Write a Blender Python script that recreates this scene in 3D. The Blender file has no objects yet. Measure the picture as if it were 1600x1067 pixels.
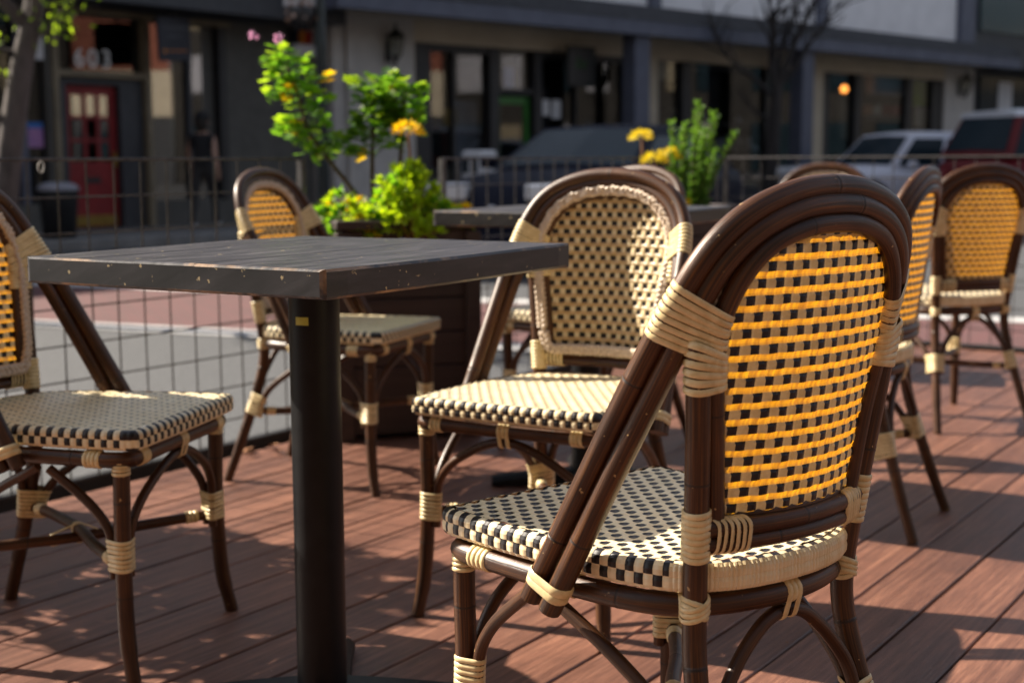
import bpy, math, random
from mathutils import Vector, Matrix
import mathutils
R = math.radians
rnd = random.Random(7)
scene = bpy.context.scene
col = scene.collection

# ---------------------------------------------------------------- helpers
class MB:
    def __init__(s):
        s.v = []; s.f = []; s.m = []; s.uv = []
    def face(s, pts, m=0, uvs=None):
        b = len(s.v); s.v.extend([tuple(p) for p in pts])
        s.f.append(tuple(range(b, b + len(pts)))); s.m.append(m)
        s.uv.append(uvs if uvs else [(0, 0)] * len(pts))
    def grid(s, rows, m=0, closed=False, uvs=None, mf=None):
        """rows: list of equal-length point lists; shared vertices"""
        b = len(s.v); n = len(rows[0])
        for r in rows: s.v.extend([tuple(p) for p in r])
        for i in range(len(rows) - 1):
            for j in range(n if closed else n - 1):
                k = (j + 1) % n
                s.f.append((b + i * n + j, b + i * n + k, b + (i + 1) * n + k, b + (i + 1) * n + j))
                s.m.append(mf(i, j) if mf else m)
                if uvs:
                    u0 = uvs(i, j); u1 = uvs(i, j + 1); u2 = uvs(i + 1, j + 1); u3 = uvs(i + 1, j)
                    s.uv.append([u0, u1, u2, u3])
                else: s.uv.append([(0, 0)] * 4)
    def box(s, c, size, rot=0, m=0, uv=None, bev=0, skip=()):
        x, y, z = [d / 2 for d in size]
        if bev > 0:
            b = min(bev, x * .9, y * .9, z * .9)
            pts = []
            def P(a): pts.append(a); return len(pts) - 1
            corners = {}
            for sx in (-1, 1):
                for sy in (-1, 1):
                    for sz in (-1, 1):
                        corners[(sx, sy, sz, 0)] = P((sx * x, sy * (y - b), sz * (z - b)))
                        corners[(sx, sy, sz, 1)] = P((sx * (x - b), sy * y, sz * (z - b)))
                        corners[(sx, sy, sz, 2)] = P((sx * (x - b), sy * (y - b), sz * z))
            F = []
            for sx in (-1, 1): F.append(([(sx, -1, -1, 0), (sx, 1, -1, 0), (sx, 1, 1, 0), (sx, -1, 1, 0)], 0))
            for sy in (-1, 1): F.append(([(-1, sy, -1, 1), (1, sy, -1, 1), (1, sy, 1, 1), (-1, sy, 1, 1)], 0))
            for sz in (-1, 1): F.append(([(-1, -1, sz, 2), (1, -1, sz, 2), (1, 1, sz, 2), (-1, 1, sz, 2)], 0))
            for sx in (-1, 1):
                for sy in (-1, 1): F.append(([(sx, sy, -1, 0), (sx, sy, 1, 0), (sx, sy, 1, 1), (sx, sy, -1, 1)], 1))
                for sz in (-1, 1): F.append(([(sx, -1, sz, 0), (sx, 1, sz, 0), (sx, 1, sz, 2), (sx, -1, sz, 2)], 1))
            for sy in (-1, 1):
                for sz in (-1, 1): F.append(([(-1, sy, sz, 1), (1, sy, sz, 1), (1, sy, sz, 2), (-1, sy, sz, 2)], 1))
            for sx in (-1, 1):
                for sy in (-1, 1):
                    for sz in (-1, 1): F.append(([(sx, sy, sz, 0), (sx, sy, sz, 1), (sx, sy, sz, 2)], 1))
            cr, sr = math.cos(rot), math.sin(rot); base = len(s.v)
            for p in pts: s.v.append((c[0] + cr * p[0] - sr * p[1], c[1] + sr * p[0] + cr * p[1], c[2] + p[2]))
            for keys, isb in F:
                idx = [corners[k] for k in keys]
                q = [Vector(pts[i]) for i in idx]; nn = (q[1] - q[0]).cross(q[2] - q[0]); ce = sum(q, Vector()) / len(q)
                if nn.dot(ce) < 0: idx = idx[::-1]
                s.f.append(tuple(base + i for i in idx))
                s.m.append((uv['bevmat'] if isb and uv and 'bevmat' in uv else m))
                if uv and 'f' in uv: s.uv.append([uv['f'](pts[i]) for i in idx])
                else: s.uv.append([(0, 0)] * len(idx))
            return
        cr, sr = math.cos(rot), math.sin(rot)
        V = []
        for a in ((-1, -1, -1), (1, -1, -1), (1, 1, -1), (-1, 1, -1), (-1, -1, 1), (1, -1, 1), (1, 1, 1), (-1, 1, 1)):
            px, py, pz = a[0] * x, a[1] * y, a[2] * z
            V.append((c[0] + cr * px - sr * py, c[1] + sr * px + cr * py, c[2] + pz))
        b = len(s.v); s.v.extend(V)
        for k, q in enumerate(((0, 3, 2, 1), (4, 5, 6, 7), (0, 1, 5, 4), (1, 2, 6, 5), (2, 3, 7, 6), (3, 0, 4, 7))):
            if k in skip: continue
            s.f.append(tuple(b + i for i in q)); s.m.append(m); s.uv.append([(0, 0), (1, 0), (1, 1), (0, 1)])
    def prism(s, poly, axis_pts, m=0):
        """poly: list of 3D points (closed outline); axis_pts: offset vector"""
        o = Vector(axis_pts); n = len(poly)
        a = [Vector(p) for p in poly]; b_ = [p + o for p in a]
        b = len(s.v); s.v.extend([tuple(p) for p in a + b_])
        s.f.append(tuple(b + i for i in range(n))[::-1]); s.m.append(m); s.uv.append([(0, 0)] * n)
        s.f.append(tuple(b + n + i for i in range(n))); s.m.append(m); s.uv.append([(0, 0)] * n)
        for i in range(n):
            j = (i + 1) % n
            s.f.append((b + i, b + j, b + n + j, b + n + i)); s.m.append(m); s.uv.append([(0, 0)] * 4)
    def tube(s, path, r, sides=10, m=0, caps=True, nodes=(), nm=1, closed=False):
        P = [Vector(p) for p in path]
        rr = list(r) if isinstance(r, (list, tuple)) else [r] * len(P)
        L = [0]
        for i in range(1, len(P)): L.append(L[-1] + (P[i] - P[i - 1]).length)
        rings = [(L[i], P[i], rr[i], 1.0) for i in range(len(P))]
        def at(t):
            for i in range(1, len(P)):
                if t <= L[i] or i == len(P) - 1:
                    a = (t - L[i - 1]) / max(1e-9, L[i] - L[i - 1])
                    return P[i - 1].lerp(P[i], a), rr[i - 1] + (rr[i] - rr[i - 1]) * a
        darkr = []
        for t in nodes:
            t = t * L[-1]
            for d, k in ((-.0045, 1.0), (-.0015, 1.03), (.0, .985), (.0015, 1.03), (.0045, 1.0)):
                q, r0 = at(t + d); rings.append((t + d, q, r0, k))
            darkr.append((t - .0016, t + .0016))
        rings.sort(key=lambda a: a[0])
        rg = [rings[0]]
        for a in rings[1:]:
            if a[0] - rg[-1][0] > 2e-4: rg.append(a)
        n = len(rg)
        tan = []
        for i in range(n):
            a = rg[max(0, i - 1)][1]; b = rg[min(n - 1, i + 1)][1]
            if closed and i in (0, n - 1): a = rg[n - 2][1]; b = rg[1][1]
            t = (b - a); tan.append(t.normalized() if t.length > 1e-9 else Vector((0, 0, 1)))
        up = Vector((0, 0, 1)) if abs(tan[0].z) < .9 else Vector((0, 1, 0))
        x = tan[0].cross(up).normalized(); rows = []
        for i in range(n):
            x = (x - tan[i] * x.dot(tan[i])).normalized(); y = tan[i].cross(x)
            rad = rg[i][2] * rg[i][3]
            rows.append([rg[i][1] + (x * math.cos(2 * math.pi * k / sides) + y * math.sin(2 * math.pi * k / sides)) * rad for k in range(sides)])
        off = s.v and (len(s.v) * .377) % 10 or 0
        def isd(i):
            mid = (rg[i][0] + rg[i + 1][0]) / 2
            return any(a < mid < b for a, b in darkr)
        s.grid(rows, m, closed=True, uvs=lambda i, j: (j / sides + off, rg[i][0]), mf=(lambda i, j: nm if isd(i) else m))
        if caps:
            for row in (rows[0][::-1], rows[-1]):
                b = len(s.v); s.v.extend([tuple(p) for p in row]); s.f.append(tuple(range(b, b + sides))); s.m.append(m); s.uv.append([(0, 0)] * sides)
    def lathe(s, prof, c=(0, 0, 0), sides=20, m=0, axis='z'):
        rows = []
        for r_, h in prof:
            row = []
            for k in range(sides):
                a = 2 * math.pi * k / sides; p = (r_ * math.cos(a), r_ * math.sin(a), h)
                if axis == 'x': p = (h, p[0], p[1])
                if axis == 'y': p = (p[0], h, p[1])
                row.append((c[0] + p[0], c[1] + p[1], c[2] + p[2]))
            rows.append(row)
        s.grid(rows, m, closed=True)
    def build(s, name, mats, parent=None, smooth=False, loc=None):
        me = bpy.data.meshes.new(name); me.from_pydata(s.v, [], s.f)
        if not isinstance(mats, (list, tuple)): mats = [mats]
        for m in mats: me.materials.append(m)
        me.polygons.foreach_set('material_index', s.m)
        uvl = me.uv_layers.new(name='uv')
        flat = []
        for q in s.uv:
            for a in q: flat.extend((float(a[0]), float(a[1])))
        uvl.data.foreach_set('uv', flat)
        if smooth: me.polygons.foreach_set('use_smooth', [True] * len(me.polygons))
        me.validate(); me.update()
        o = bpy.data.objects.new(name, me); col.objects.link(o)
        if parent: o.parent = parent
        if loc: o.location = loc
        return o

def tag(o, label=None, cat=None, group=None, kind=None):
    if label: o['label'] = label
    if cat: o['category'] = cat
    if group: o['group'] = group
    if kind: o['kind'] = kind
    return o
def empty(name, loc=(0, 0, 0), rz=0, **kw):
    o = bpy.data.objects.new(name, None); col.objects.link(o)
    o.empty_display_size = .1; o.location = loc; o.rotation_euler = (0, 0, rz)
    return tag(o, **kw)
def copy_tree(o, parent=None):
    c = o.copy(); col.objects.link(c)
    if parent: c.parent = parent
    for ch in list(o.children): copy_tree(ch, c)
    return c
def cr(pts, n=6):
    P = [Vector(p) for p in pts]; Q = [2 * P[0] - P[1]] + P + [2 * P[-1] - P[-2]]; out = []
    for i in range(1, len(Q) - 2):
        a, b, c, d = Q[i - 1:i + 3]
        for k in range(n):
            t = k / n
            out.append(.5 * ((2 * b) + (c - a) * t + (2 * a - 5 * b + 4 * c - d) * t * t + (-a + 3 * b - 3 * c + d) * t ** 3))
    out.append(P[-1]); return out

# ---------------------------------------------------------------- materials
def new_mat(name):
    m = bpy.data.materials.new(name); m.use_nodes = True
    nt = m.node_tree; nt.nodes.clear()
    out = nt.nodes.new('ShaderNodeOutputMaterial'); return m, nt, out
def N(nt, t, **kw):
    n = nt.nodes.new('ShaderNode' + t)
    for k, v in kw.items():
        if k in n.inputs: n.inputs[k].default_value = v
        else: setattr(n, k, v)
    return n
def L(nt, a, b): nt.links.new(a, b)
def c4(c): return (c[0], c[1], c[2], 1)
def ramp(nt, src, stops):
    r = nt.nodes.new('ShaderNodeValToRGB'); e = r.color_ramp.elements
    while len(e) < len(stops): e.new(.5)
    for i, (p, c) in enumerate(stops): e[i].position = p; e[i].color = c4(c)
    L(nt, src, r.inputs['Fac']); return r
def coords(nt, kind='Object', scale=(1, 1, 1)):
    tc = N(nt, 'TexCoord'); mp = N(nt, 'Mapping'); mp.inputs['Scale'].default_value = scale
    L(nt, tc.outputs[kind], mp.inputs['Vector']); return mp.outputs['Vector']
def mat(name, ca, cb=None, rough=.5, scale=(8, 8, 8), kind='Object', metal=0, bump=0, detail=6, lo=.35, hi=.65, coat=0, spec=.5, bdist=.002, nscale=1.0, sheen=0):
    m, nt, out = new_mat(name)
    p = N(nt, 'BsdfPrincipled'); p.inputs['Roughness'].default_value = rough; p.inputs['Metallic'].default_value = metal
    p.inputs['Coat Weight'].default_value = coat; p.inputs['Specular IOR Level'].default_value = spec; p.inputs['Coat Roughness'].default_value = .25
    cb = cb or tuple(x * .8 for x in ca)
    v = coords(nt, kind, scale)
    no = N(nt, 'TexNoise', Scale=nscale, Detail=detail, Roughness=.6); L(nt, v, no.inputs['Vector'])
    r = ramp(nt, no.outputs['Fac'], [(lo, ca), (hi, cb)]); L(nt, r.outputs['Color'], p.inputs['Base Color'])
    mr = N(nt, 'MapRange'); L(nt, no.outputs['Fac'], mr.inputs['Value']); mr.inputs['To Min'].default_value = rough * .8; mr.inputs['To Max'].default_value = min(1, rough * 1.25)
    L(nt, mr.outputs['Result'], p.inputs['Roughness'])
    if bump:
        b = N(nt, 'Bump', Strength=bump, Distance=bdist); L(nt, no.outputs['Fac'], b.inputs['Height']); L(nt, b.outputs['Normal'], p.inputs['Normal'])
    L(nt, p.outputs['BSDF'], out.inputs['Surface']); return m
def mat_translucent(name, ca, cb, tcol, w=.45, rough=.4, scale=60, kind='Object'):
    m, nt, out = new_mat(name)
    p = N(nt, 'BsdfPrincipled', Roughness=rough)
    v = coords(nt, kind); no = N(nt, 'TexNoise', Scale=scale, Detail=3); L(nt, v, no.inputs['Vector'])
    r = ramp(nt, no.outputs['Fac'], [(.35, ca), (.65, cb)]); L(nt, r.outputs['Color'], p.inputs['Base Color'])
    t = N(nt, 'BsdfTranslucent'); t.inputs['Color'].default_value = c4(tcol)
    mx = N(nt, 'MixShader'); mx.inputs['Fac'].default_value = w
    L(nt, p.outputs['BSDF'], mx.inputs[1]); L(nt, t.outputs['BSDF'], mx.inputs[2]); L(nt, mx.outputs['Shader'], out.inputs['Surface'])
    return m
def mat_glass(name, tint=(.55, .58, .6), refl=1.0, rough=.02):
    m, nt, out = new_mat(name)
    t = N(nt, 'BsdfTransparent'); t.inputs['Color'].default_value = c4(tint)
    g = N(nt, 'BsdfGlossy', Roughness=rough); g.inputs['Color'].default_value = c4((.9, .9, .9))
    f = N(nt, 'Fresnel', IOR=1.5); mu = N(nt, 'Math', operation='MULTIPLY'); mu.inputs[1].default_value = refl
    L(nt, f.outputs['Fac'], mu.inputs[0]); mx = N(nt, 'MixShader')
    ge = N(nt, 'NewGeometry'); om = N(nt, 'Math', operation='SUBTRACT'); om.inputs[0].default_value = 1; L(nt, ge.outputs['Backfacing'], om.inputs[1])   # only the outer face of a pane mirrors
    m2 = N(nt, 'Math', operation='MULTIPLY'); L(nt, mu.outputs[0], m2.inputs[0]); L(nt, om.outputs[0], m2.inputs[1]); m2.use_clamp = True; L(nt, m2.outputs[0], mx.inputs['Fac'])
    L(nt, t.outputs['BSDF'], mx.inputs[1]); L(nt, g.outputs['BSDF'], mx.inputs[2]); L(nt, mx.outputs['Shader'], out.inputs['Surface']); return m

M = {}
def rattan(name, ca, cb, cc):
    m, nt, out = new_mat(name)
    p = N(nt, 'BsdfPrincipled'); p.inputs['Coat Weight'].default_value = .12; p.inputs['Specular IOR Level'].default_value = .4; p.inputs['Coat Roughness'].default_value = .3
    v = coords(nt, 'UV', (9, 1.6, 1)); no = N(nt, 'TexNoise', Scale=3.0, Detail=5, Roughness=.65); L(nt, v, no.inputs['Vector'])
    v2 = coords(nt, 'Object', (1, 1, 1)); n2 = N(nt, 'TexNoise', Scale=14.0, Detail=3); L(nt, v2, n2.inputs['Vector'])
    r = ramp(nt, no.outputs['Fac'], [(.3, ca), (.5, cb), (.72, cc)])
    mx = N(nt, 'MixRGB', blend_type='MULTIPLY'); mx.inputs['Fac'].default_value = .8
    r2 = ramp(nt, n2.outputs['Fac'], [(.35, (.55, .52, .5)), (.65, (1.15, 1.1, 1.05))])
    L(nt, r.outputs['Color'], mx.inputs[1]); L(nt, r2.outputs['Color'], mx.inputs[2])
    # small chips where the stain has worn to bare cane
    n3 = N(nt, 'TexNoise', Scale=95.0, Detail=2); L(nt, v2, n3.inputs['Vector'])
    r3 = ramp(nt, n3.outputs['Fac'], [(.74, (0, 0, 0)), (.755, (1, 1, 1))])
    m2 = N(nt, 'MixRGB'); L(nt, r3.outputs['Color'], m2.inputs['Fac']); L(nt, mx.outputs['Color'], m2.inputs[1]); m2.inputs[2].default_value = (.38, .25, .11, 1)
    L(nt, m2.outputs['Color'], p.inputs['Base Color'])
    mr = N(nt, 'MapRange'); L(nt, no.outputs['Fac'], mr.inputs['Value']); mr.inputs['To Min'].default_value = .3; mr.inputs['To Max'].default_value = .55
    L(nt, mr.outputs['Result'], p.inputs['Roughness'])
    b = N(nt, 'Bump', Strength=.6, Distance=.0012); L(nt, no.outputs['Fac'], b.inputs['Height']); L(nt, b.outputs['Normal'], p.inputs['Normal'])
    L(nt, p.outputs['BSDF'], out.inputs['Surface']); return m
M['rattan'] = rattan('rattan', (.014, .005, .0018), (.056, .019, .005), (.16, .064, .013))
M['rattan_node'] = mat('rattan_node', (.012, .006, .004), (.03, .014, .008), .5, (80, 80, 80))
M['binding'] = mat('binding', (.78, .64, .36), (.62, .47, .23), .38, (70, 70, 70), bump=.15, bdist=.0005, coat=.2)
def glow_mat():
    m, nt, out = new_mat('cane_translucent')
    p = N(nt, 'BsdfPrincipled', Roughness=.35)
    v = coords(nt, 'Object'); no = N(nt, 'TexNoise', Scale=70, Detail=3); L(nt, v, no.inputs['Vector'])
    r = ramp(nt, no.outputs['Fac'], [(.35, (.72, .59, .36)), (.65, (.58, .44, .23))]); L(nt, r.outputs['Color'], p.inputs['Base Color'])
    v2 = coords(nt, 'Object', (230, 8, 26)); n2 = N(nt, 'TexNoise', Scale=1.0, Detail=3, Roughness=.6); L(nt, v2, n2.inputs['Vector'])
    r2 = ramp(nt, n2.outputs['Fac'], [(.30, (.24, .078, .0005)), (.52, (.44, .180, .001)), (.74, (.66, .33, .006))])
    t = N(nt, 'BsdfTranslucent'); L(nt, r2.outputs['Color'], t.inputs['Color'])
    mx = N(nt, 'MixShader'); mx.inputs['Fac'].default_value = .5
    L(nt, p.outputs['BSDF'], mx.inputs[1]); L(nt, t.outputs['BSDF'], mx.inputs[2]); L(nt, mx.outputs['Shader'], out.inputs['Surface']); return m
M['cane_glow'] = glow_mat()
M['cane'] = mat_translucent('cane_opaque', (.70, .58, .36), (.56, .43, .24), (.5, .3, .08), .05, .33, 70)
M['seat_cane'] = mat('seat_cane', (.86, .74, .50), (.74, .60, .36), .33, (30, 30, 30), coat=.2)
M['dark_cane'] = mat('dark_cane', (.010, .008, .009), (.020, .015, .016), .34, (60, 60, 60), coat=.08, spec=.35)
M['braid'] = mat('braid', (.68, .56, .44), (.50, .38, .28), .5, (140, 140, 140))

def deck_mat():
    m, nt, out = new_mat('deck_board')
    p = N(nt, 'BsdfPrincipled', Roughness=.55)
    v = coords(nt, 'UV', (.6, 28, 1)); no = N(nt, 'TexNoise', Scale=2.5, Detail=8, Roughness=.7); L(nt, v, no.inputs['Vector'])
    v2 = coords(nt, 'UV', (1.3, 2.5, 1)); n2 = N(nt, 'TexNoise', Scale=1.6, Detail=4); L(nt, v2, n2.inputs['Vector'])
    vf = coords(nt, 'UV', (7, 260, 1)); n3 = N(nt, 'TexNoise', Scale=2.0, Detail=4); L(nt, vf, n3.inputs['Vector'])
    r = ramp(nt, no.outputs['Fac'], [(.25, (.085, .036, .023)), (.5, (.182, .083, .055)), (.75, (.36, .18, .115))])
    r2 = ramp(nt, n2.outputs['Fac'], [(.3, (.62, .60, .63)), (.7, (1.18, 1.12, 1.08))])
    mx = N(nt, 'MixRGB', blend_type='MULTIPLY'); mx.inputs['Fac'].default_value = 1; L(nt, r.outputs['Color'], mx.inputs[1]); L(nt, r2.outputs['Color'], mx.inputs[2])
    r3 = ramp(nt, n3.outputs['Fac'], [(.36, (.52, .51, .51)), (.6, (1.10, 1.10, 1.10))])
    m3 = N(nt, 'MixRGB', blend_type='MULTIPLY'); m3.inputs['Fac'].default_value = .8; L(nt, mx.outputs['Color'], m3.inputs[1]); L(nt, r3.outputs['Color'], m3.inputs[2])
    # dust specks
    vs = coords(nt, 'Object', (1, 1, 1)); n4 = N(nt, 'TexNoise', Scale=90.0, Detail=2); L(nt, vs, n4.inputs['Vector'])
    r4 = ramp(nt, n4.outputs['Fac'], [(.73, (0, 0, 0)), (.78, (1, 1, 1))])
    m4 = N(nt, 'MixRGB'); L(nt, r4.outputs['Color'], m4.inputs['Fac']); L(nt, m3.outputs['Color'], m4.inputs[1]); m4.inputs[2].default_value = (.36, .22, .15, 1)
    L(nt, m4.outputs['Color'], p.inputs['Base Color'])
    mr = N(nt, 'MapRange'); L(nt, n2.outputs['Fac'], mr.inputs['Value']); mr.inputs['To Min'].default_value = .34; mr.inputs['To Max'].default_value = .58; L(nt, mr.outputs['Result'], p.inputs['Roughness'])
    ad = N(nt, 'Math', operation='ADD'); L(nt, no.outputs['Fac'], ad.inputs[0]); L(nt, n3.outputs['Fac'], ad.inputs[1])
    b = N(nt, 'Bump', Strength=.7, Distance=.002); L(nt, ad.outputs[0], b.inputs['Height']); L(nt, b.outputs['Normal'], p.inputs['Normal'])
    L(nt, p.outputs['BSDF'], out.inputs['Surface']); return m
M['deck'] = deck_mat()
def table_mat(name, edge=False, dk=1.0):
    m, nt, out = new_mat(name)
    p = N(nt, 'BsdfPrincipled', Roughness=.45)
    v = coords(nt, 'UV', (1.6, 11, 1)); no = N(nt, 'TexNoise', Scale=4.0, Detail=7, Roughness=.7); L(nt, v, no.inputs['Vector'])
    vo = coords(nt, 'Object'); n2 = N(nt, 'TexNoise', Scale=7.0, Detail=5, Roughness=.7); L(nt, vo, n2.inputs['Vector'])
    n3 = N(nt, 'TexNoise', Scale=75.0, Detail=3); L(nt, vo, n3.inputs['Vector'])
    r = ramp(nt, no.outputs['Fac'], [(p_, tuple(c_ * dk for c_ in q_)) for p_, q_ in ((.3, (.010, .009, .010)), (.48, (.024, .021, .024)), (.62, (.056, .050, .056)), (.8, (.17, .15, .15)))])
    if edge:
        r2 = ramp(nt, n2.outputs['Fac'], [(.50, (0, 0, 0)), (.68, (1, 1, 1))]); wear = (.42, .26, .14)
    else:
        r2 = ramp(nt, n3.outputs['Fac'], [(.685, (0, 0, 0)), (.72, (1, 1, 1))]); wear = (.36, .29, .16)
    mx = N(nt, 'MixRGB'); L(nt, r2.outputs['Color'], mx.inputs['Fac']); L(nt, r.outputs['Color'], mx.inputs[1]); mx.inputs[2].default_value = c4(wear)
    L(nt, mx.outputs['Color'], p.inputs['Base Color'])
    mr = N(nt, 'MapRange'); L(nt, no.outputs['Fac'], mr.inputs['Value']); mr.inputs['To Min'].default_value = .26; mr.inputs['To Max'].default_value = .5; L(nt, mr.outputs['Result'], p.inputs['Roughness'])
    b = N(nt, 'Bump', Strength=.4, Distance=.0015); L(nt, no.outputs['Fac'], b.inputs['Height']); L(nt, b.outputs['Normal'], p.inputs['Normal'])
    L(nt, p.outputs['BSDF'], out.inputs['Surface']); return m
M['table'] = table_mat('table_paint'); M['table_side'] = table_mat('table_side_dimmed', False, .45); M['table_edge'] = table_mat('table_worn_edge', True)  # one paint: top lightened in place of sky sheen, sides toned darker
M['black_metal'] = mat('black_metal', (.004, .004, .005), (.008, .008, .009), .45, (25, 25, 25), bump=.08, spec=.22)
M['wire'] = mat('wire', (.10, .095, .095), (.05, .045, .045), .5, (30, 30, 30), metal=.6)
M['asphalt'] = mat('asphalt', (.078, .081, .088), (.052, .054, .059), .85, (1, 1, 1), bump=.6, bdist=.01, nscale=40, detail=8)
M['white_paint'] = mat('road_paint', (.55, .54, .54), (.38, .38, .38), .7, (1, 1, 1), nscale=12)
def brick_mat(name, ca, cb, mort, w, h, rot=0, kind='Object', rough=.85):
    m, nt, out = new_mat(name)
    p = N(nt, 'BsdfPrincipled', Roughness=rough)
    tc = N(nt, 'TexCoord'); mp = N(nt, 'Mapping'); mp.inputs['Rotation'].default_value = (0, 0, rot); L(nt, tc.outputs[kind], mp.inputs['Vector'])
    b = N(nt, 'TexBrick'); b.inputs['Scale'].default_value = 1; b.inputs['Brick Width'].default_value = w; b.inputs['Row Height'].default_value = h; b.inputs['Mortar Size'].default_value = .008
    b.inputs['Color1'].default_value = c4(ca); b.inputs['Color2'].default_value = c4(cb); b.inputs['Mortar'].default_value = c4(mort)
    L(nt, mp.outputs['Vector'], b.inputs['Vector']); L(nt, b.outputs['Color'], p.inputs['Base Color']); L(nt, p.outputs['BSDF'], out.inputs['Surface']); return m
M['brick_paving'] = brick_mat('brick_paving', (.120, .045, .046), (.095, .038, .040), (.07, .045, .042), .22, .11, R(-20))
M['concrete'] = mat('concrete', (.20, .19, .18), (.13, .125, .12), .85, (1, 1, 1), nscale=3, bump=.2, bdist=.01)
M['kerb'] = mat('kerb_stone', (.24, .235, .23), (.18, .175, .17), .85, (1, 1, 1), nscale=4)
M['grey_stucco'] = mat('grey_stucco', (.105, .10, .092), (.085, .082, .076), .9, (1, 1, 1), nscale=5, bump=.3, bdist=.01)
M['white_stucco'] = mat('white_stucco', (.50, .475, .45), (.42, .40, .385), .9, (1, 1, 1), nscale=3, bump=.3, bdist=.01)
M['cream_wall'] = mat('cream_wall', (.52, .45, .35), (.45, .39, .30), .85, (1, 1, 1), nscale=2)
M['upper_wall'] = mat('upper_wall', (.78, .77, .80), (.70, .69, .72), .85, (1, 1, 1), nscale=2)
M['blue_grey'] = mat('blue_grey_paint', (.10, .11, .155), (.08, .088, .125), .6, (1, 1, 1), nscale=3)
M['shingle'] = mat('dark_shingle', (.045, .045, .05), (.03, .03, .035), .9, (1, 1, 1), nscale=6)
M['dark_frame'] = mat('dark_frame', (.02, .02, .022), (.014, .014, .016), .5, (1, 1, 1), nscale=6)
M['dark_paint'] = mat('charcoal_paint', (.035, .037, .045), (.028, .03, .037), .55, (1, 1, 1), nscale=6)
M['trim_beige'] = mat('beige_trim', (.22, .18, .12), (.17, .14, .095), .7, (1, 1, 1), nscale=4)
M['red_door'] = mat('red_door_paint', (.24, .007, .009), (.19, .006, .008), .55, (1, 1, 1), nscale=5)
M['brass'] = mat('brass_plate', (.28, .19, .05), (.2, .13, .03), .4, (1, 1, 1), nscale=5, metal=.7)
M['green_door'] = mat('green_door_paint', (.03, .17, .02), (.02, .12, .015), .45, (1, 1, 1), nscale=5)
M['glass'] = mat_glass('shop_glass', (.72, .75, .77), 1.8); M['film_glass'] = mat_glass('filmed_glass', (.4, .42, .44), 3.6)
M['interior'] = mat('dark_interior', (.085, .075, .065), (.055, .05, .045), .9, (1, 1, 1), nscale=2)
M['white_card'] = mat('white_card', (.6, .6, .62), (.5, .5, .53), .7, (1, 1, 1), nscale=4)
M['grey_card'] = mat('grey_card', (.33, .33, .38), (.26, .26, .3), .7, (1, 1, 1), nscale=4)
M['navy'] = mat('navy_sign', (.012, .014, .028), (.009, .010, .02), .5, (1, 1, 1), nscale=4)
M['black_sign'] = mat('black_sign', (.008, .008, .008), (.012, .012, .012), .5, (1, 1, 1), nscale=4)
M['orange'] = mat('orange', (.65, .22, .02), (.5, .16, .02), .6, (1, 1, 1), nscale=6)
M['red'] = mat('red', (.45, .03, .02), (.35, .02, .02), .6, (1, 1, 1), nscale=6)
M['blue'] = mat('blue', (.03, .16, .5), (.02, .12, .4), .6, (1, 1, 1), nscale=6)
M['pink'] = mat('pink_poster', (.45, .22, .38), (.3, .15, .4), .6, (1, 1, 1), nscale=9)
M['green_post'] = mat('dark_green_paint', (.010, .022, .024), (.008, .016, .018), .4, (1, 1, 1), nscale=6)
M['lantern_glass'] = mat_glass('lantern_glass', (.8, .8, .75), 1.0, .1)
M['bark_pale'] = mat('pale_bark', (.10, .083, .08), (.045, .037, .037), .9, (9, 9, 3), nscale=1, bump=.8, bdist=.02)
M['bark_dark'] = mat('dark_bark', (.035, .028, .026), (.02, .016, .015), .9, (9, 9, 3), nscale=1, bump=.8, bdist=.02)
M['leaf_tree'] = mat_translucent('tree_leaf', (.14, .26, .02), (.09, .18, .015), (.42, .62, .02), .55, .5, 4)
M['leaf_geranium'] = mat_translucent('geranium_leaf', (.09, .22, .02), (.05, .14, .012), (.26, .55, .015), .55, .5, 9)
M['leaf_dark'] = mat_translucent('dark_leaf', (.05, .13, .02), (.03, .08, .012), (.14, .30, .015), .5, .5, 9)
M['leaf_lime'] = mat_translucent('lime_leaf', (.40, .56, .02), (.26, .43, .015), (.62, .80, .012), .45, .5, 14)
M['leaf_yellow'] = mat_translucent('yellow_leaf', (.80, .60, .01), (.68, .40, .01), (.95, .62, .01), .45, .5, 14)
M['petal_yellow'] = mat_translucent('yellow_petal', (.80, .66, .02), (.72, .55, .01), (.95, .75, .02), .4, .5, 30)
M['petal_pink'] = mat_translucent('pink_petal', (.65, .35, .55), (.55, .25, .48), (.8, .4, .6), .4, .5, 30)
M['stem'] = mat('plant_stem', (.09, .07, .03), (.06, .04, .025), .7, (40, 40, 40))
M['stem_red'] = mat('reddish_stem', (.28, .13, .06), (.2, .1, .05), .6, (40, 40, 40))
M['rosemary'] = mat_translucent('rosemary_needle', (.07, .17, .03), (.045, .12, .022), (.20, .40, .03), .45, .5, 20)
M['planter'] = mat('planter_wood', (.040, .021, .019), (.028, .015, .014), .6, (3, 3, 30), bump=.3)
M['soil'] = mat('soil', (.03, .02, .014), (.015, .01, .008), .95, (30, 30, 30), bump=1, bdist=.01)
M['dry_leaf'] = mat('dry_leaf', (.30, .13, .04), (.2, .08, .03), .7, (30, 30, 30))
M['paper'] = mat('white_paper', (.75, .75, .75), (.65, .65, .65), .7, (30, 30, 30))
M['sticker'] = mat('yellow_sticker', (.52, .50, .08), (.42, .42, .06), .5, (60, 60, 60))
M['silver'] = mat('silver_paint', (.66, .67, .76), (.62, .63, .72), .35, (1, 1, 1), metal=.1, coat=.6)
M['navy_car'] = mat('navy_paint', (.006, .008, .022), (.006, .008, .018), .5, (1, 1, 1), spec=.06)
M['red_car'] = mat('maroon_paint', (.13, .006, .010), (.11, .005, .008), .4, (1, 1, 1), spec=.2)
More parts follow.
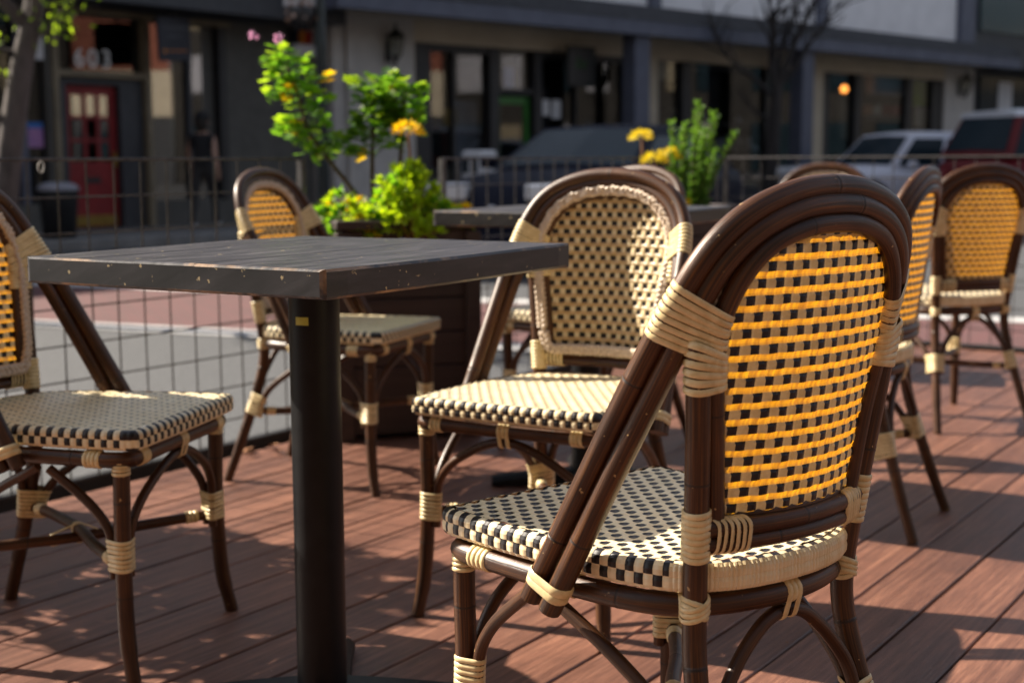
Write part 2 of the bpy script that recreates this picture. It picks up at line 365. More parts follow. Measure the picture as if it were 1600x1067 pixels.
M['white_car'] = mat('white_car_paint', (.62, .63, .68), (.6, .61, .66), .3, (1, 1, 1), coat=.8)
M['dark_car'] = mat('charcoal_car_paint', (.02, .02, .025), (.018, .018, .022), .4, (1, 1, 1), spec=.15)
M['car_glass'] = mat('car_glass', (.016, .028, .038), (.012, .022, .030), .12, (1, 1, 1), spec=.10)
M['tyre'] = mat('tyre', (.012, .012, .012), (.02, .02, .02), .85, (10, 10, 10))
M['rim'] = mat('rim', (.4, .4, .42), (.32, .32, .34), .35, (5, 5, 5), metal=.9)
M['lamp_lens'] = mat('lamp_lens', (.62, .64, .68), (.5, .52, .56), .15, (30, 30, 30), coat=1)
M['tail'] = mat('tail_lamp', (.25, .01, .01), (.2, .01, .01), .25, (30, 30, 30), coat=1)
M['skin'] = mat('skin', (.42, .25, .18), (.36, .21, .15), .55, (20, 20, 20))
M['black_cloth'] = mat('black_cloth', (.010, .010, .013), (.016, .016, .018), .9, (30, 30, 30))
M['grey_cloth'] = mat('dark_grey_cloth', (.035, .033, .033), (.026, .025, .025), .9, (30, 30, 30))
M['hair'] = mat('dark_hair', (.012, .008, .006), (.02, .013, .01), .6, (40, 40, 40))
M['red_brick'] = brick_mat('red_brick', (.26, .08, .05), (.21, .065, .04), (.25, .2, .17), .22, .075, 0, 'UV')
M['number'] = mat('white_number', (.8, .8, .8), (.7, .7, .7), .6, (1, 1, 1), nscale=8)
M['dim_letter'] = mat('dim_lettering', (.10, .10, .11), (.08, .08, .09), .6, (1, 1, 1), nscale=8)
def mat_emit(name, c, s):
    m, nt, out = new_mat(name); e = N(nt, 'Emission', Strength=s); e.inputs['Color'].default_value = c4(c); L(nt, e.outputs[0], out.inputs['Surface']); return m
M['bulb'] = mat_emit('lit_bulb', (1, .30, .05), 2.6)

# ================================================================= BISTRO CHAIR
def mirror(P): return [(-p[0], p[1], p[2]) for p in P]
T1h = [(.2265, -.008, .385), (.214, -.098, .55), (.203, -.176, .69), (.194, -.220, .765), (.169, -.246, .821), (.128, -.261, .857), (.066, -.269, .879), (0, -.271, .885)]
T2h = [(.224, -.040, .376), (.208, -.119, .532), (.190, -.190, .671), (.177, -.230, .752), (.155, -.251, .804), (.115, -.265, .8395), (.058, -.273, .8605), (0, -.275, .8655)]
T3h = [(.121, -.212, .500), (.134, -.222, .60), (.149, -.235, .69), (.151, -.247, .744), (.131, -.260, .792), (.097, -.270, .824), (.049, -.277, .8405), (0, -.279, .8445)]
def full(h): return cr(h[:-1] + [h[-1]] + mirror(h[:-1])[::-1], 6)
T1, T2, T3 = full(T1h), full(T2h), full(T3h)
def post(s): return cr([(s * .183, -.303, 0), (s * .168, -.268, .1), (s * .150, -.228, .226), (s * .1385, -.201, .33), (s * .1365, -.197, .40), (s * .146, -.207, .50), (s * .160, -.221, .62), (s * .172, -.231, .715)], 6)
def fleg(s): return cr([(s * .211, .188, 0), (s * .201, .173, .09), (s * .195, .168, .228), (s * .1945, .170, .33), (s * .1945, .171, .405)], 6)
RAIL = cr([(-.197, .10, .40), (-.200, .160, .40), (-.18, .186, .40), (-.10, .188, .40), (0, .188, .40), (.10, .188, .40), (.18, .186, .40), (.200, .160, .40), (.197, .10, .40), (.190, 0, .40), (.175, -.10, .40), (.150, -.165, .40), (.105, -.198, .40), (.05, -.214, .40), (0, -.218, .40), (-.05, -.214, .40), (-.105, -.198, .40), (-.150, -.165, .40), (-.175, -.10, .40), (-.190, 0, .40), (-.197, .10, .40)], 5)
def brace_front_side(s): return cr([(s * .1925, .148, .185), (s * .1915, .147, .235), (s * .1905, .138, .275), (s * .191, .108, .315), (s * .192, .06, .355), (s * .193, .03, .378)], 5)
def brace_rear_side(s): return cr([(s * .160, -.206, .19), (s * .157, -.198, .23), (s * .160, -.165, .275), (s * .172, -.095, .325), (s * .184, -.02, .366), (s * .187, .005, .380)], 5)
def brace_front(s): return cr([(s * .174, .169, .185), (s * .173, .169, .24), (s * .165, .172, .28), (s * .13, .178, .322), (s * .07, .184, .358), (s * .028, .187, .374), (s * .004, .187, .376)], 5)
def brace_rear(s): return cr([(s * .133, -.236, .19), (s * .128, -.229, .24), (s * .115, -.222, .285), (s * .082, -.217, .328), (s * .045, -.216, .360), (s * .02, -.216, .372), (s * .003, -.216, .374)], 5)
STR = [cr([(.19, .155, .212), (.10, .06, .214), (0, -.03, .216), (-.10, -.15, .215), (-.147, -.215, .212)], 4), cr([(-.19, .155, .205), (-.10, .06, .202), (0, -.03, .199), (.10, -.15, .2), (.147, -.215, .204)], 4)]
def rail_back(z, dy=0): return cr([(-.146, -.208 + dy, z), (-.10, -.226 + dy, z), (-.05, -.236 + dy, z), (0, -.240 + dy, z), (.05, -.236 + dy, z), (.10, -.226 + dy, z), (.146, -.208 + dy, z)], 4)
RB1, RB2 = rail_back(.497), rail_back(.4785, .001)

def plane_hit(path, o, n, maxd=.09):
    best = None
    for a, b in zip(path[:-1], path[1:]):
        da, db = (a - o).dot(n), (b - o).dot(n)
        if da * db <= 0 and abs(da - db) > 1e-9:
            p = a.lerp(b, da / (da - db)); d = (p - o).length
            if d < maxd and (best is None or d < best[0]): best = (d, p)
    return best[1] if best else None
def hull2(P):
    P = sorted(set((round(a, 6), round(b, 6)) for a, b in P))
    def half(Q):
        h = []
        for p in Q:
            while len(h) > 1 and (h[-1][0] - h[-2][0]) * (p[1] - h[-2][1]) - (h[-1][1] - h[-2][1]) * (p[0] - h[-2][0]) <= 0: h.pop()
            h.append(p)
        return h
    a = half(P); b = half(P[::-1]); return a[:-1] + b[:-1]
def strand(mb, o, n, tubes, w=.0041, t=.0013, maxd=.09, lift=0, m=0):
    o = Vector(o); n = Vector(n).normalized(); n = (n + Vector((rnd.uniform(-.03, .03), rnd.uniform(-.03, .03), rnd.uniform(-.03, .03)))).normalized(); w *= rnd.uniform(.90, 1.0)
    x = n.cross(Vector((0, 0, 1)));
    if x.length < .1: x = n.cross(Vector((0, 1, 0)))
    x.normalize(); y = n.cross(x); pts = []
    for path, r in tubes:
        p = plane_hit(path, o, n, maxd)
        if p is None: continue
        d = p - o; cx, cy = d.dot(x), d.dot(y)
        for k in range(14):
            a = 2 * math.pi * k / 14; pts.append((cx + (r + .0006 + lift) * math.cos(a), cy + (r + .0006 + lift) * math.sin(a)))
    if len(pts) < 6: return
    H = hull2(pts)
    # resample and sweep a rounded strip
    LL = [0]
    for i in range(len(H)): LL.append(LL[-1] + math.dist(H[i], H[(i + 1) % len(H)]))
    nseg = 26; loop = []
    for k in range(nseg):
        d = LL[-1] * k / nseg; i = 0
        while LL[i + 1] < d: i += 1
        a = (d - LL[i]) / max(1e-9, LL[i + 1] - LL[i]); p, q = H[i], H[(i + 1) % len(H)]
        loop.append((p[0] + (q[0] - p[0]) * a, p[1] + (q[1] - p[1]) * a))
    rows = [[], [], [], []]
    for k in range(nseg):
        p0, p1, p2 = loop[k - 1], loop[k], loop[(k + 1) % nseg]
        tx, ty = p2[0] - p0[0], p2[1] - p0[1]; l = math.hypot(tx, ty) or 1; nx, ny = ty / l, -tx / l
        for ri, (aw, at) in enumerate(((-w, -.0007), (-w * .62, t), (w * .62, t), (w, -.0007))):
            q = o + x * (p1[0] + nx * at) + y * (p1[1] + ny * at) + n * aw
            rows[ri].append(q)
    mb.grid(rows, m, closed=True)
def arc_at(path, s):
    for a, b in zip(path[:-1], path[1:]):
        l = (b - a).length
        if s <= l: return a.lerp(b, s / l), (b - a).normalized()
        s -= l
    return path[-1], (path[-1] - path[-2]).normalized()
def find_z(path, z):
    s = 0; best = (9, 0)
    for a, b in zip(path[:-1], path[1:]):
        l = (b - a).length
        if (a.z - z) * (b.z - z) <= 0 and abs(a.z - b.z) > 1e-9: return s + l * (z - a.z) / (b.z - a.z)
        if abs(a.z - z) < best[0]: best = (abs(a.z - z), s)
        s += l
    return best[1]
def wrap_z(mb, path, z0, z1, tubes, n, tilt=0):
    s0, s1 = find_z(path, z0), find_z(path, z1)
    for k in range(n):
        p, t = arc_at(path, s0 + (s1 - s0) * (k + .5) / n)
        strand(mb, p, t + Vector((tilt, 0, 0)), tubes, w=abs(s1 - s0) / n * .485)

RP, RA, RI, RB = .0148, .0143, .0118, .0088
def tube_obj(name, path, r, parent, nodes=(), sides=12):
    mb = MB(); mb.tube(path, r, sides, 0, True, nodes, 1); return mb.build(name, [M['rattan'], M['rattan_node']], parent, True)

# outline of the woven back (inner frame centre line) in x,z
OUT = [(p.x, p.z) for p in T3]
def inside(px, pz, poly):
    c = False; j = len(poly) - 1
    for i in range(len(poly)):
        a, b = poly[i], poly[j]
        if (a[1] > pz) != (b[1] > pz) and px < (b[0] - a[0]) * (pz - a[1]) / (b[1] - a[1]) + a[0]: c = not c
        j = i
    return c
def lerpt(tab, z):
    for (a, x), (b, y) in zip(tab[:-1], tab[1:]):
        if z <= b: return x + (y - x) * max(0, (z - a) / (b - a))
    return tab[-1][1]
def back_y(x, z):
    ys = lerpt([(.49, -.210), (.60, -.221), (.69, -.235), (.78, -.249), (.83, -.256)], z)
    yc = lerpt([(.49, -.240), (.60, -.256), (.70, -.268), (.78, -.274), (.83, -.277)], z)
    hw = lerpt([(.49, .121), (.60, .134), (.69, .149), (.9, .152)], z)
    return yc + (ys - yc) * min(1.1, (x / hw) ** 2)

def make_back(parent):
    mb = MB(); PX, PZ, AH = .0122, .0187, .0078
    xs = []; nx = 14
    for i in range(-nx, nx):
        for k in range(3): xs.append((i * PX + PX * k / 3, i, k))
    xs.append((nx * PX, nx, 0))
    zs = []
    for j in range(19):
        z0 = .486 + j * PZ
        for k in range(3): zs.append((z0 + AH * k / 3, j, 'A', k / 3))
        for k in range(3): zs.append((z0 + AH + (PZ - AH) * k / 3, j, 'B', k / 3))
    zs.append((.486 + 19 * PZ, 19, 'A', 0))
    b = len(mb.v); n = len(xs); pos = []
    for z, j, kind, fz in zs:
        for x, i, k in xs:
            fx = k / 3
            if kind == 'A': off = .0015 * math.sin(math.pi * (fz + .17)) + .0016 * math.sin(math.pi * (fx + .16)) * (1 if (i + j) % 2 else .4)
            else:
                dark = (i + j) % 2 == 0
                off = (-.0008 if dark else .0022) * math.sin(math.pi * (fx + .16)) * .9
            wob = .0003 * math.sin(x * 173 + z * 91)
            pos.append((x + wob, back_y(x, z) + off, z + wob))
    mb.v.extend(pos)
    for r in range(len(zs) - 1):
        for c in range(n - 1):
            x, z = (xs[c][0] + xs[c + 1][0]) / 2, (zs[r][0] + zs[r + 1][0]) / 2
            if not inside(x, z, OUT): continue
            _, j, kind, fz = zs[r]; i = xs[c][1]
            m = 0 if kind == 'A' else (2 if (i + j) % 2 == 0 else 1)
            mb.f.append((b + r * n + c, b + r * n + c + 1, b + (r + 1) * n + c + 1, b + (r + 1) * n + c)); mb.m.append(m); mb.uv.append([(0, 0)] * 4)
    o = mb.build('backrest', [M['cane_glow'], M['cane'], M['dark_cane']], parent, False)
    # plaited cord on the sitter's side
    path = T3[3:-3]; lw = [Vector((x, 0, .512)) for x in (-.115, -.06, 0, .06, .115)]
    loop = list(path) + [Vector((p.x, back_y(p.x, .512), p.z)) for p in lw]
    br = MB()
    for ph in range(3):
        pts = []; s = 0
        for a, b_ in zip(loop, loop[1:] + loop[:1]):
            l = (b_ - a).length; t = (b_ - a).normalized(); k = max(1, int(l / .005))
            inw = Vector((-t.z, 0, t.x))
            for q in range(k):
                d = s + l * q / k; w = 2 * math.pi * d / .034 + ph * 2 * math.pi / 3
                p = a.lerp(b_, q / k) + Vector((0, .0145, 0))
                pts.append(p + inw * (.0085 * math.sin(w)) - inw * .006 + Vector((0, .0032 * math.sin(2 * w), 0)))
            s += l
        br.tube(pts, .0058, 6, 0, False)
    br.build('braid_trim', M['braid'], o, True)
    return o

def seat_outline():
    P = []
    pts = [(-.209, .15), (-.209, .185), (-.204, .203), (-.190, .210), (-.10, .2135), (0, .2145), (.10, .2135), (.190, .210), (.204, .203), (.209, .185), (.209, .15), (.206, .08), (.200, .0), (.190, -.08), (.174, -.145), (.148, -.192), (.100, -.222), (.048, -.235), (0, -.238), (-.048, -.235), (-.100, -.222), (-.148, -.192), (-.174, -.145), (-.190, -.08), (-.200, 0), (-.206, .08), (-.209, .15)]
    return [(p.x, p.y) for p in cr([(a, b, 0) for a, b in pts], 6)][:-1]
def make_seat(parent):
    mb = MB(); OL = seat_outline()
    # resample outline uniformly
    seg = [math.dist(OL[i], OL[(i + 1) % len(OL)]) for i in range(len(OL))]; tot = sum(seg)
    PC = .0121; ncol = 2 * round(tot / PC / 2); sub = 6; nn = ncol * sub; ring = []
    cum = 0; i = 0
    for k in range(nn):
        d = tot * k / nn
        while cum + seg[i] < d: cum += seg[i]; i += 1
        a = (d - cum) / seg[i]; p, q = OL[i], OL[(i + 1) % len(OL)]
        ring.append((p[0] + (q[0] - p[0]) * a, p[1] + (q[1] - p[1]) * a))
    ZT = .453
    def nrm(k):
        a, b = ring[k - 1], ring[(k + 1) % nn]; tx, ty = b[0] - a[0], b[1] - a[1]; l = math.hypot(tx, ty); return (-ty / l, tx / l)
    # orientation: make normals point outward
    s0 = nrm(0); sgn = 1 if (ring[0][0] * s0[0] + ring[0][1] * s0[1]) > 0 else -1
    prof = [(-.011, .0006, -1), (-.005, -.0008, -1), (-.0015, -.0040, 0), (.0004, -.0085, 0), (.0002, -.0150, 0), (-.0006, -.0165, 1), (.0006, -.0215, 1), (.0, -.0290, 1), (-.0010, -.0300, 2), (-.0030, -.0335, 2), (-.008, -.0355, 2), (-.016, -.036, 2)]
    rows = []
    for off, dz, rw in prof:
        row = []
        for k in range(nn):
            n_ = nrm(k); fx = (k % sub) / sub; bulge = .0014 * math.sin(math.pi * (fx + .08)) if rw >= 0 else .0005 * math.sin(math.pi * (fx + .08))
            c = k // sub; x, y = ring[k]
            rear = y < -.178
            if rear and rw >= 0: bulge = .0016 * abs(math.sin(2 * math.pi * fx)) - .0004 + .0004 * math.sin(k * 1.7)
            row.append((x + sgn * n_[0] * (off + bulge), y + sgn * n_[1] * (off + bulge), ZT + dz + (bulge if rw < 0 else 0)))
        rows.append(row)
    def mf(r, k):
        rw = prof[r + 1][2] if prof[r + 1][2] >= 0 else -1
        c = k // sub; x, y = ring[k]
        if y > .195 and abs(x) > .196 or (abs(x) > .2065 and y > .19): return 1 if rw != 1 else 0
        if y < -.178: return 1 if (rw == -1 and c % 2 == 0 and r == 0) else 0
        if rw == -1: return 1 if c % 2 == 0 else 0
        return 1 if (c + rw) % 2 == 0 and rw < 2 else 0
    mb.grid(rows, 0, closed=True, mf=mf)
    b = len(mb.v); inr = [(p[0], p[1]) for p in rows[0]]
    PX, PY, AH = .0122, .0187, .0094
    xs = [(i * PX + PX * k / 3, i, k) for i in range(-18, 18) for k in range(3)]
    ys = []
    for j in range(25):
        y0 = -.2435 + j * PY
        for k in range(2): ys.append((y0 + AH * k / 2, j, 'A', k / 2))
        for k in range(3): ys.append((y0 + AH + (PY - AH) * k / 3, j, 'B', k / 3))
    n = len(xs)
    for y, j, kind, fy in ys:
        for x, i, k in xs:
            fx = k / 3
            if kind == 'A': off = .0012 * math.sin(math.pi * (fx + .16)) * (1 if (i + j) % 2 else .5)
            else:
                dark = (i + j) % 2 == 0
                off = (-.0007 if dark else .0017) * math.sin(math.pi * (fx + .16))
            sag = -.004 * max(0, 1 - (x / .2) ** 2) * max(0, 1 - (y / .21) ** 2)
            wob = .0004 * math.sin(x * 131 + y * 77)
            mb.v.append((x + wob, y + wob, ZT + off + sag))
    for r in range(len(ys) - 1):
        for c in range(n - 1):
            x, y = (xs[c][0] + xs[c + 1][0]) / 2, (ys[r][0] + ys[r + 1][0]) / 2
            if not inside(x * 1.02, y * 1.02, inr): continue
            _, j, kind, fy = ys[r]; i = xs[c][1]
            m = 1 if kind == 'B' and (i + j) % 2 == 0 else 0
            mb.f.append((b + r * n + c, b + r * n + c + 1, b + (r + 1) * n + c + 1, b + (r + 1) * n + c)); mb.m.append(m); mb.uv.append([(0, 0)] * 4)
    return mb.build('seat', [M['seat_cane'], M['dark_cane']], parent, False)

def make_chair():
    root = empty('bistro_chair')
    a1 = tube_obj('outer_arch', T1, RA, root, (.07, .235, .5, .765, .93))
    a2 = tube_obj('inner_arch', T2, RA, root, (.085, .262, .47, .70, .92))
    bf = tube_obj('back_frame', T3 + [Vector(p) for p in []], RI, root, (.2, .55, .85))
    make_back(root); make_seat(root)
    for s in (-1, 1):
        shoulder = MB()
        t1 = T1 if s == 1 else T1[::-1]; t2 = T2 if s == 1 else T2[::-1]; t3 = T3 if s == 1 else T3[::-1]
        ps = post(s); fl = fleg(s)
        s0 = find_z(t1[:len(t1) // 2], .742)
        for k in range(8):
            p, t = arc_at(t1, s0 + .0085 * (k - 3.5) + .010)
            n = (t + Vector((0, 0, -.12 * (k - 3.5) / 3.5))).normalized()
            strand(shoulder, p, n, [(t1, RA), (t2, RA), (t3, RI)], w=.0042, maxd=.085)
        for k in range(6):
            z = .664 + k * .0094
            p, t = arc_at(ps, find_z(ps, z)); n = (t + Vector((-s * .10 * k, 0, 0))).normalized()
            strand(shoulder, p, n, [(ps, RP), (t3, RI)], w=.0046, lift=.0010, maxd=.06)
        shoulder.build('binding', M['binding'], a1, True)
        # rear post and leg
        leg = tube_obj('leg', ps, [RP * .92] * 6 + [RP] * (len(ps) - 6), root, (.24, .47, .78))
        w = MB(); st = STR[1] if s == 1 else STR[0]
        wrap_z(w, ps, .198, .256, [(ps, RP), (brace_rear_side(s), RB), (brace_rear(s), RB)], 7); w.build('binding', M['binding'], leg, True); w = MB()
        for sg in (-1, 1):
            for k in (-1, 0, 1):
                p, t = arc_at(ps, find_z(ps, .40 + .007 * k)); strand(w, p, t + Vector((sg * s * .42, sg * .1, 0)), [(ps, RP)], w=.0037, lift=.001 + .0008 * (sg + 1))
        w.build('binding', M['binding'], leg, True); w = MB()
        for k in range(4):
            p, t = arc_at(RAIL, find_near(RAIL, Vector((s * .128, -.183, .40))) + .008 * (k - 1.5)); strand(w, p, t, [(RAIL, .0145)], w=.0042, maxd=.04)
        w.build('binding', M['binding'], leg, True); w = MB()
        for k in range(8):
            z = .464 + k * .0077; p, t = arc_at(ps, find_z(ps, z)); strand(w, p, t, [(ps, RP)], w=.0043, lift=.0008)
        w.build('binding', M['binding'], leg, True); w = MB()
        for k in range(6):
            x = s * (.128 - k * .0068); o = Vector((x, -.222, .488)); strand(w, o, (1, s * -.25, 0), [(RB1, .0112), (RB2, .0104)], w=.0039, maxd=.06, lift=.0006)
        w.build('binding', M['binding'], leg, True)
        # front leg
        leg = tube_obj('leg', fl, [RP * .9] * 4 + [RP] * (len(fl) - 4), root, (.38, .80))
        w = MB()
        wrap_z(w, fl, .198, .256, [(fl, RP), (brace_front_side(s), RB), (brace_front(s), RB)], 7); w.build('binding', M['binding'], leg, True); w = MB()
        wrap_z(w, fl, .372, .40, [(fl, RP)], 4); w.build('binding', M['binding'], leg, True); w = MB()
        for k in range(4):
            y = .135 - k * .0085; strand(w, (s * .1985, y, .40), (0, 1, 0), [(RAIL, .0145)], w=.0044, maxd=.04)
        w.build('binding', M['binding'], leg, True); w = MB()
        for k in range(3):
            x = s * (.165 - k * .009); strand(w, (x, .187, .40), (1, 0, 0), [(RAIL, .0145)], w=.0044, maxd=.04)
        w.build('binding', M['binding'], leg, True)
        for f in (brace_front_side, brace_rear_side, brace_front, brace_rear): tube_obj('brace', f(s), RB, root, (), 10)
        # tie that holds the two arch ends to the seat rail
        w = MB(); p, t = arc_at(t1, .028)
        for k in (0, 1): strand(w, p + t * .010 * k, t + Vector((0, 0, .35)), [(t1, RA), (t2, RA)], w=.0062, maxd=.075, lift=.001 * k)
        w.build('binding', M['binding'], a2, True); w = MB()
        for k in (0, 1, 2): strand(w, (s * .193, -.028 - .009 * k, .40), (0, 1, .25), [(RAIL, .0145), (t2, RA)], w=.0042, maxd=.06)
        w.build('binding', M['binding'], a2, True)
    rail = tube_obj('seat_frame', RAIL, .0145, root, (.12, .4, .62, .85))
    w = MB()
    for k in (-1, 0, 1): strand(w, (.0088 * k + .0015, -.216, .388), (1, 0, 0), [(RAIL, .0145), (brace_rear(1), RB), (brace_rear(-1), RB)], w=.0046, maxd=.06)
    w.build('binding', M['binding'], rail, True); w = MB()
    for k in (-1, 0, 1):
        strand(w, (.0088 * k + .0015, .187, .388), (1, 0, 0), [(RAIL, .0145), (brace_front(1), RB), (brace_front(-1), RB)], w=.0046, maxd=.06)
    w.build('binding', M['binding'], rail, True)
    r1 = MB(); r1.tube(RB1, .0112, 12, 0, True, (.5,), 1); 
    r1.build('back_rail', [M['rattan'], M['rattan_node']], root, True); r1 = MB(); r1.tube(RB2, .0104, 12, 0, True, (.36,), 1); r1.build('back_rail', [M['rattan'], M['rattan_node']], root, True); r1 = MB()
    r1.tube(cr([(p.x * .82, p.y + .004, .509) for p in RB1[::4]], 3), .0075, 10)
    r1.build('back_rail', [M['rattan'], M['rattan_node']], root, True)
    for i, st in enumerate(STR):
        so = tube_obj('stretcher', st, .0108, root, (.3, .72))
        w = MB()
        for k in range(3): p, t = arc_at(st, .030 + .0085 * k); strand(w, p, t, [(st, .0108)], w=.0043, maxd=.05)
        w.build('binding', M['binding'], so, True); w = MB()
        for k in range(3):
            n = sum((b - a).length for a, b in zip(st[:-1], st[1:])); p, t = arc_at(st, n - .028 - .0085 * k); strand(w, p, t, [(st, .0108)], w=.0043, maxd=.05)
        if i == 0:
            w.build('binding', M['binding'], so, True); w = MB()
            for k in (-1, 0, 1): strand(w, (0 + .006 * k, -.03, .208), Vector((.75, .55 * 1, 0)), [(STR[0], .0108), (STR[1], .0108)], w=.0042, maxd=.05)
        w.build('binding', M['binding'], so, True)
    return root
def find_near(path, q):
    s = 0; best = (9, 0)
    for a, b in zip(path[:-1], path[1:]):
        l = (b - a).length; t = max(0, min(1, (q - a).dot(b - a) / (l * l))); d = (a.lerp(b, t) - q).length
        if d < best[0]: best = (d, s + l * t)
        s += l
    return best[1]
chair = make_chair()
GC = 'rattan bistro chairs set out on the deck'
CH = [
 ((.193, 1.805), .6796, 'rattan bistro chair seen from behind with glowing amber woven back, nearest and largest'),
 ((.082, 2.800), 2.6193, 'rattan bistro chair facing the viewer, its pale back and seat in full sun'),
 ((-.810, 2.620), -1.7893, 'rattan bistro chair cut by the left edge, under the left end of the scuffed table'),
 ((-.479, 4.025), -1.9313, 'rattan bistro chair standing between the fence gap and planter of geraniums, behind the scuffed table'),
 ((.785, 3.566), 1.067, 'rattan bistro chair mostly hidden behind the nearest chair back, its two dark rear legs showing'),
 ((1.517, 4.947), .290, 'rattan bistro chair seen from behind at the right edge with a blurred yellow back'),
 ((.245, 4.400), 2.40, 'rattan bistro chair tucked under the far table, behind the pale sunlit chair'),
 ((1.31, 6.05), 2.75, 'farthest rattan bistro chair, only its arched top showing before the silver car'),
]
for i, (xy, a, lab) in enumerate(CH):
    o = chair if i == 0 else copy_tree(chair)
    o.location = (xy[0], xy[1], 0.001); o.rotation_euler = (0, 0, a); tag(o, lab, 'chair', GC)

# ================================================================= TABLES
def make_table(loc, a, w, l, h, label, arm_a, sticker=False, th=.041):
    root = empty('cafe_table', (loc[0], loc[1], 0.001), a, label=label, cat='table', group='dark wooden cafe tables')
    mb = MB(); n = 5; pw = l / n; bv = .004; prof = []   # outline of the planks across the grain: (y, z, is_edge)
    prof += [(-l / 2, h - th + bv, 0), (-l / 2, h - bv, 0)]
    for i in range(n):
        y0 = -l / 2 + i * pw; y1 = y0 + pw; dz = rnd.uniform(-.0011, .0006)
        ba = bv if i == 0 else .0005; b_ = bv if i == n - 1 else .0005
        prof += [(y0 + ba, h + dz, 0), (y0 + pw * .5, h + dz - .0004, 0), (y1 - b_, h + dz, 0)]
        if i < n - 1: prof.append((y1, h - .0003, 0))
    prof += [(l / 2, h - bv, 0), (l / 2, h - th + bv, 0), (l / 2 - bv, h - th, 0)]
    for i in range(n - 1, 0, -1):
        y0 = -l / 2 + i * pw; prof += [(y0 + .001, h - th, 0), (y0, h - th + .0015, 0), (y0 - .001, h - th, 0)]
    prof += [(-l / 2 + bv, h - th, 0)]
    zc = h - th / 2; rows = []; xs = [-w / 2, -w / 2 + .0012, -w / 2 + bv] + [-w / 2 + bv + (w - 2 * bv) * q / 16 for q in range(1, 16)] + [w / 2 - bv, w / 2 - .0012, w / 2]
    for x in xs:
        e_ = max(0, bv - (w / 2 - abs(x))); ins = bv - math.sqrt(max(0, bv * bv - e_ * e_)); row = []
        rc = .012; q_ = max(0, rc - (w / 2 - abs(x))); cin = rc - math.sqrt(max(0, rc * rc - q_ * q_))
        for y, z, _ in prof:
            sgz = 1 if z > zc else -1; z2 = z - sgz * max(0, ins - max(0, (th / 2 - abs(z - zc)) * 1.0)) if abs(z - zc) > th / 2 - bv else z
            y2 = max(-l / 2 + cin, min(l / 2 - cin, y)); row.append((x, y2, z2 + .0007 * math.sin(x * 9 + y * 3)))
        rows.append(row)
    nx_ = len(xs)
    def tmf(i, j):
        if i < 2 or i >= nx_ - 3: return 1
        if prof[j][1] < h - bv * .5 and prof[(j + 1) % len(prof)][1] < h - bv * .5 and abs(prof[j][0]) > l / 2 - .0005 and abs(prof[(j + 1) % len(prof)][0]) > l / 2 - .0005: return 2
        y, z, _ = prof[j]; y2, z3, _ = prof[(j + 1) % len(prof)]
        return 1 if abs(z - z3) > .001 and abs(y - y2) < .01 and (abs(y) > l / 2 - bv * 1.5) and abs((z + z3) / 2 - zc) > th / 2 - bv * 1.2 else 0
    mb.grid(rows, 0, closed=True, mf=tmf, uvs=lambda i, j: (xs[min(i, nx_ - 1)], prof[j % len(prof)][0] + prof[j % len(prof)][1] * .9))
    for row, sg_ in ((rows[0], 1), (rows[-1], -1)):
        b0 = len(mb.v); mb.v.extend(row); idx = list(range(b0, b0 + len(row))); mb.f.append(tuple(idx if sg_ > 0 else idx[::-1])); mb.m.append(2); mb.uv.append([(p[1] * .4, p[2] * .25 + p[1] * .1) for p in (row if sg_ > 0 else row[::-1])])
    mb.build('tabletop', [M['table'], M['table_edge'], M['table_side']], root)
    mb = MB(); mb.box((0, 0, h - th - .006), (.30, .30, .010), 0, 0, bev=.003); mb.build('mount_plate', M['black_metal'], root)
    mb = MB(); mb.lathe([(.0415, .03), (.0415, h - th - .012)], sides=36)
    pole = mb.build('pole', M['black_metal'], root, True)
    if sticker:
        st = MB(); rows = []
        ca = math.atan2(-loc[1], -loc[0]) - a - .78
        for zz in (.655, .668):
            rows.append([(.0420 * math.cos(ca + t), .0420 * math.sin(ca + t), zz) for t in [k * .11 for k in range(6)]])
        st.grid(rows); st.build('sticker', M['sticker'], pole, True)
    bs = MB()
    for k in range(4):
        b = arm_a - a + k * math.pi / 2; pts = []
        for q, (d, zz, wd) in enumerate(((.03, .048, .042), (.12, .043, .036), (.22, .034, .030), (.27, .028, .030))):
            pts.append((d, zz, wd))
        rows = []
        for d, zz, wd in pts:
            c, s = math.cos(b), math.sin(b); P = []
            for yy, z in ((-wd, .006), (-wd, zz - .012), (-wd * .6, zz), (wd * .6, zz), (wd, zz - .012), (wd, .006)):
                P.append((c * d - s * yy, s * d + c * yy, z))
            rows.append(P)
        bs.grid(rows); bs.face(rows[-1])
        bs.lathe([(.0, .0), (.018, .0), (.018, .009)], (math.cos(b) * .25, math.sin(b) * .25, 0), 12)
    bs.build('base', M['black_metal'], root)
    return root
make_table((-.3226, 2.262), 1.0181, .659, .593, .7747, 'scuffed black plank-top cafe table on a round pole, nearest table at left front', .02, True)
make_table((.21, 3.90), 1.0181, .659, .593, .783, 'far dark cafe table behind the pale sunlit chair, beside the planter', .05)

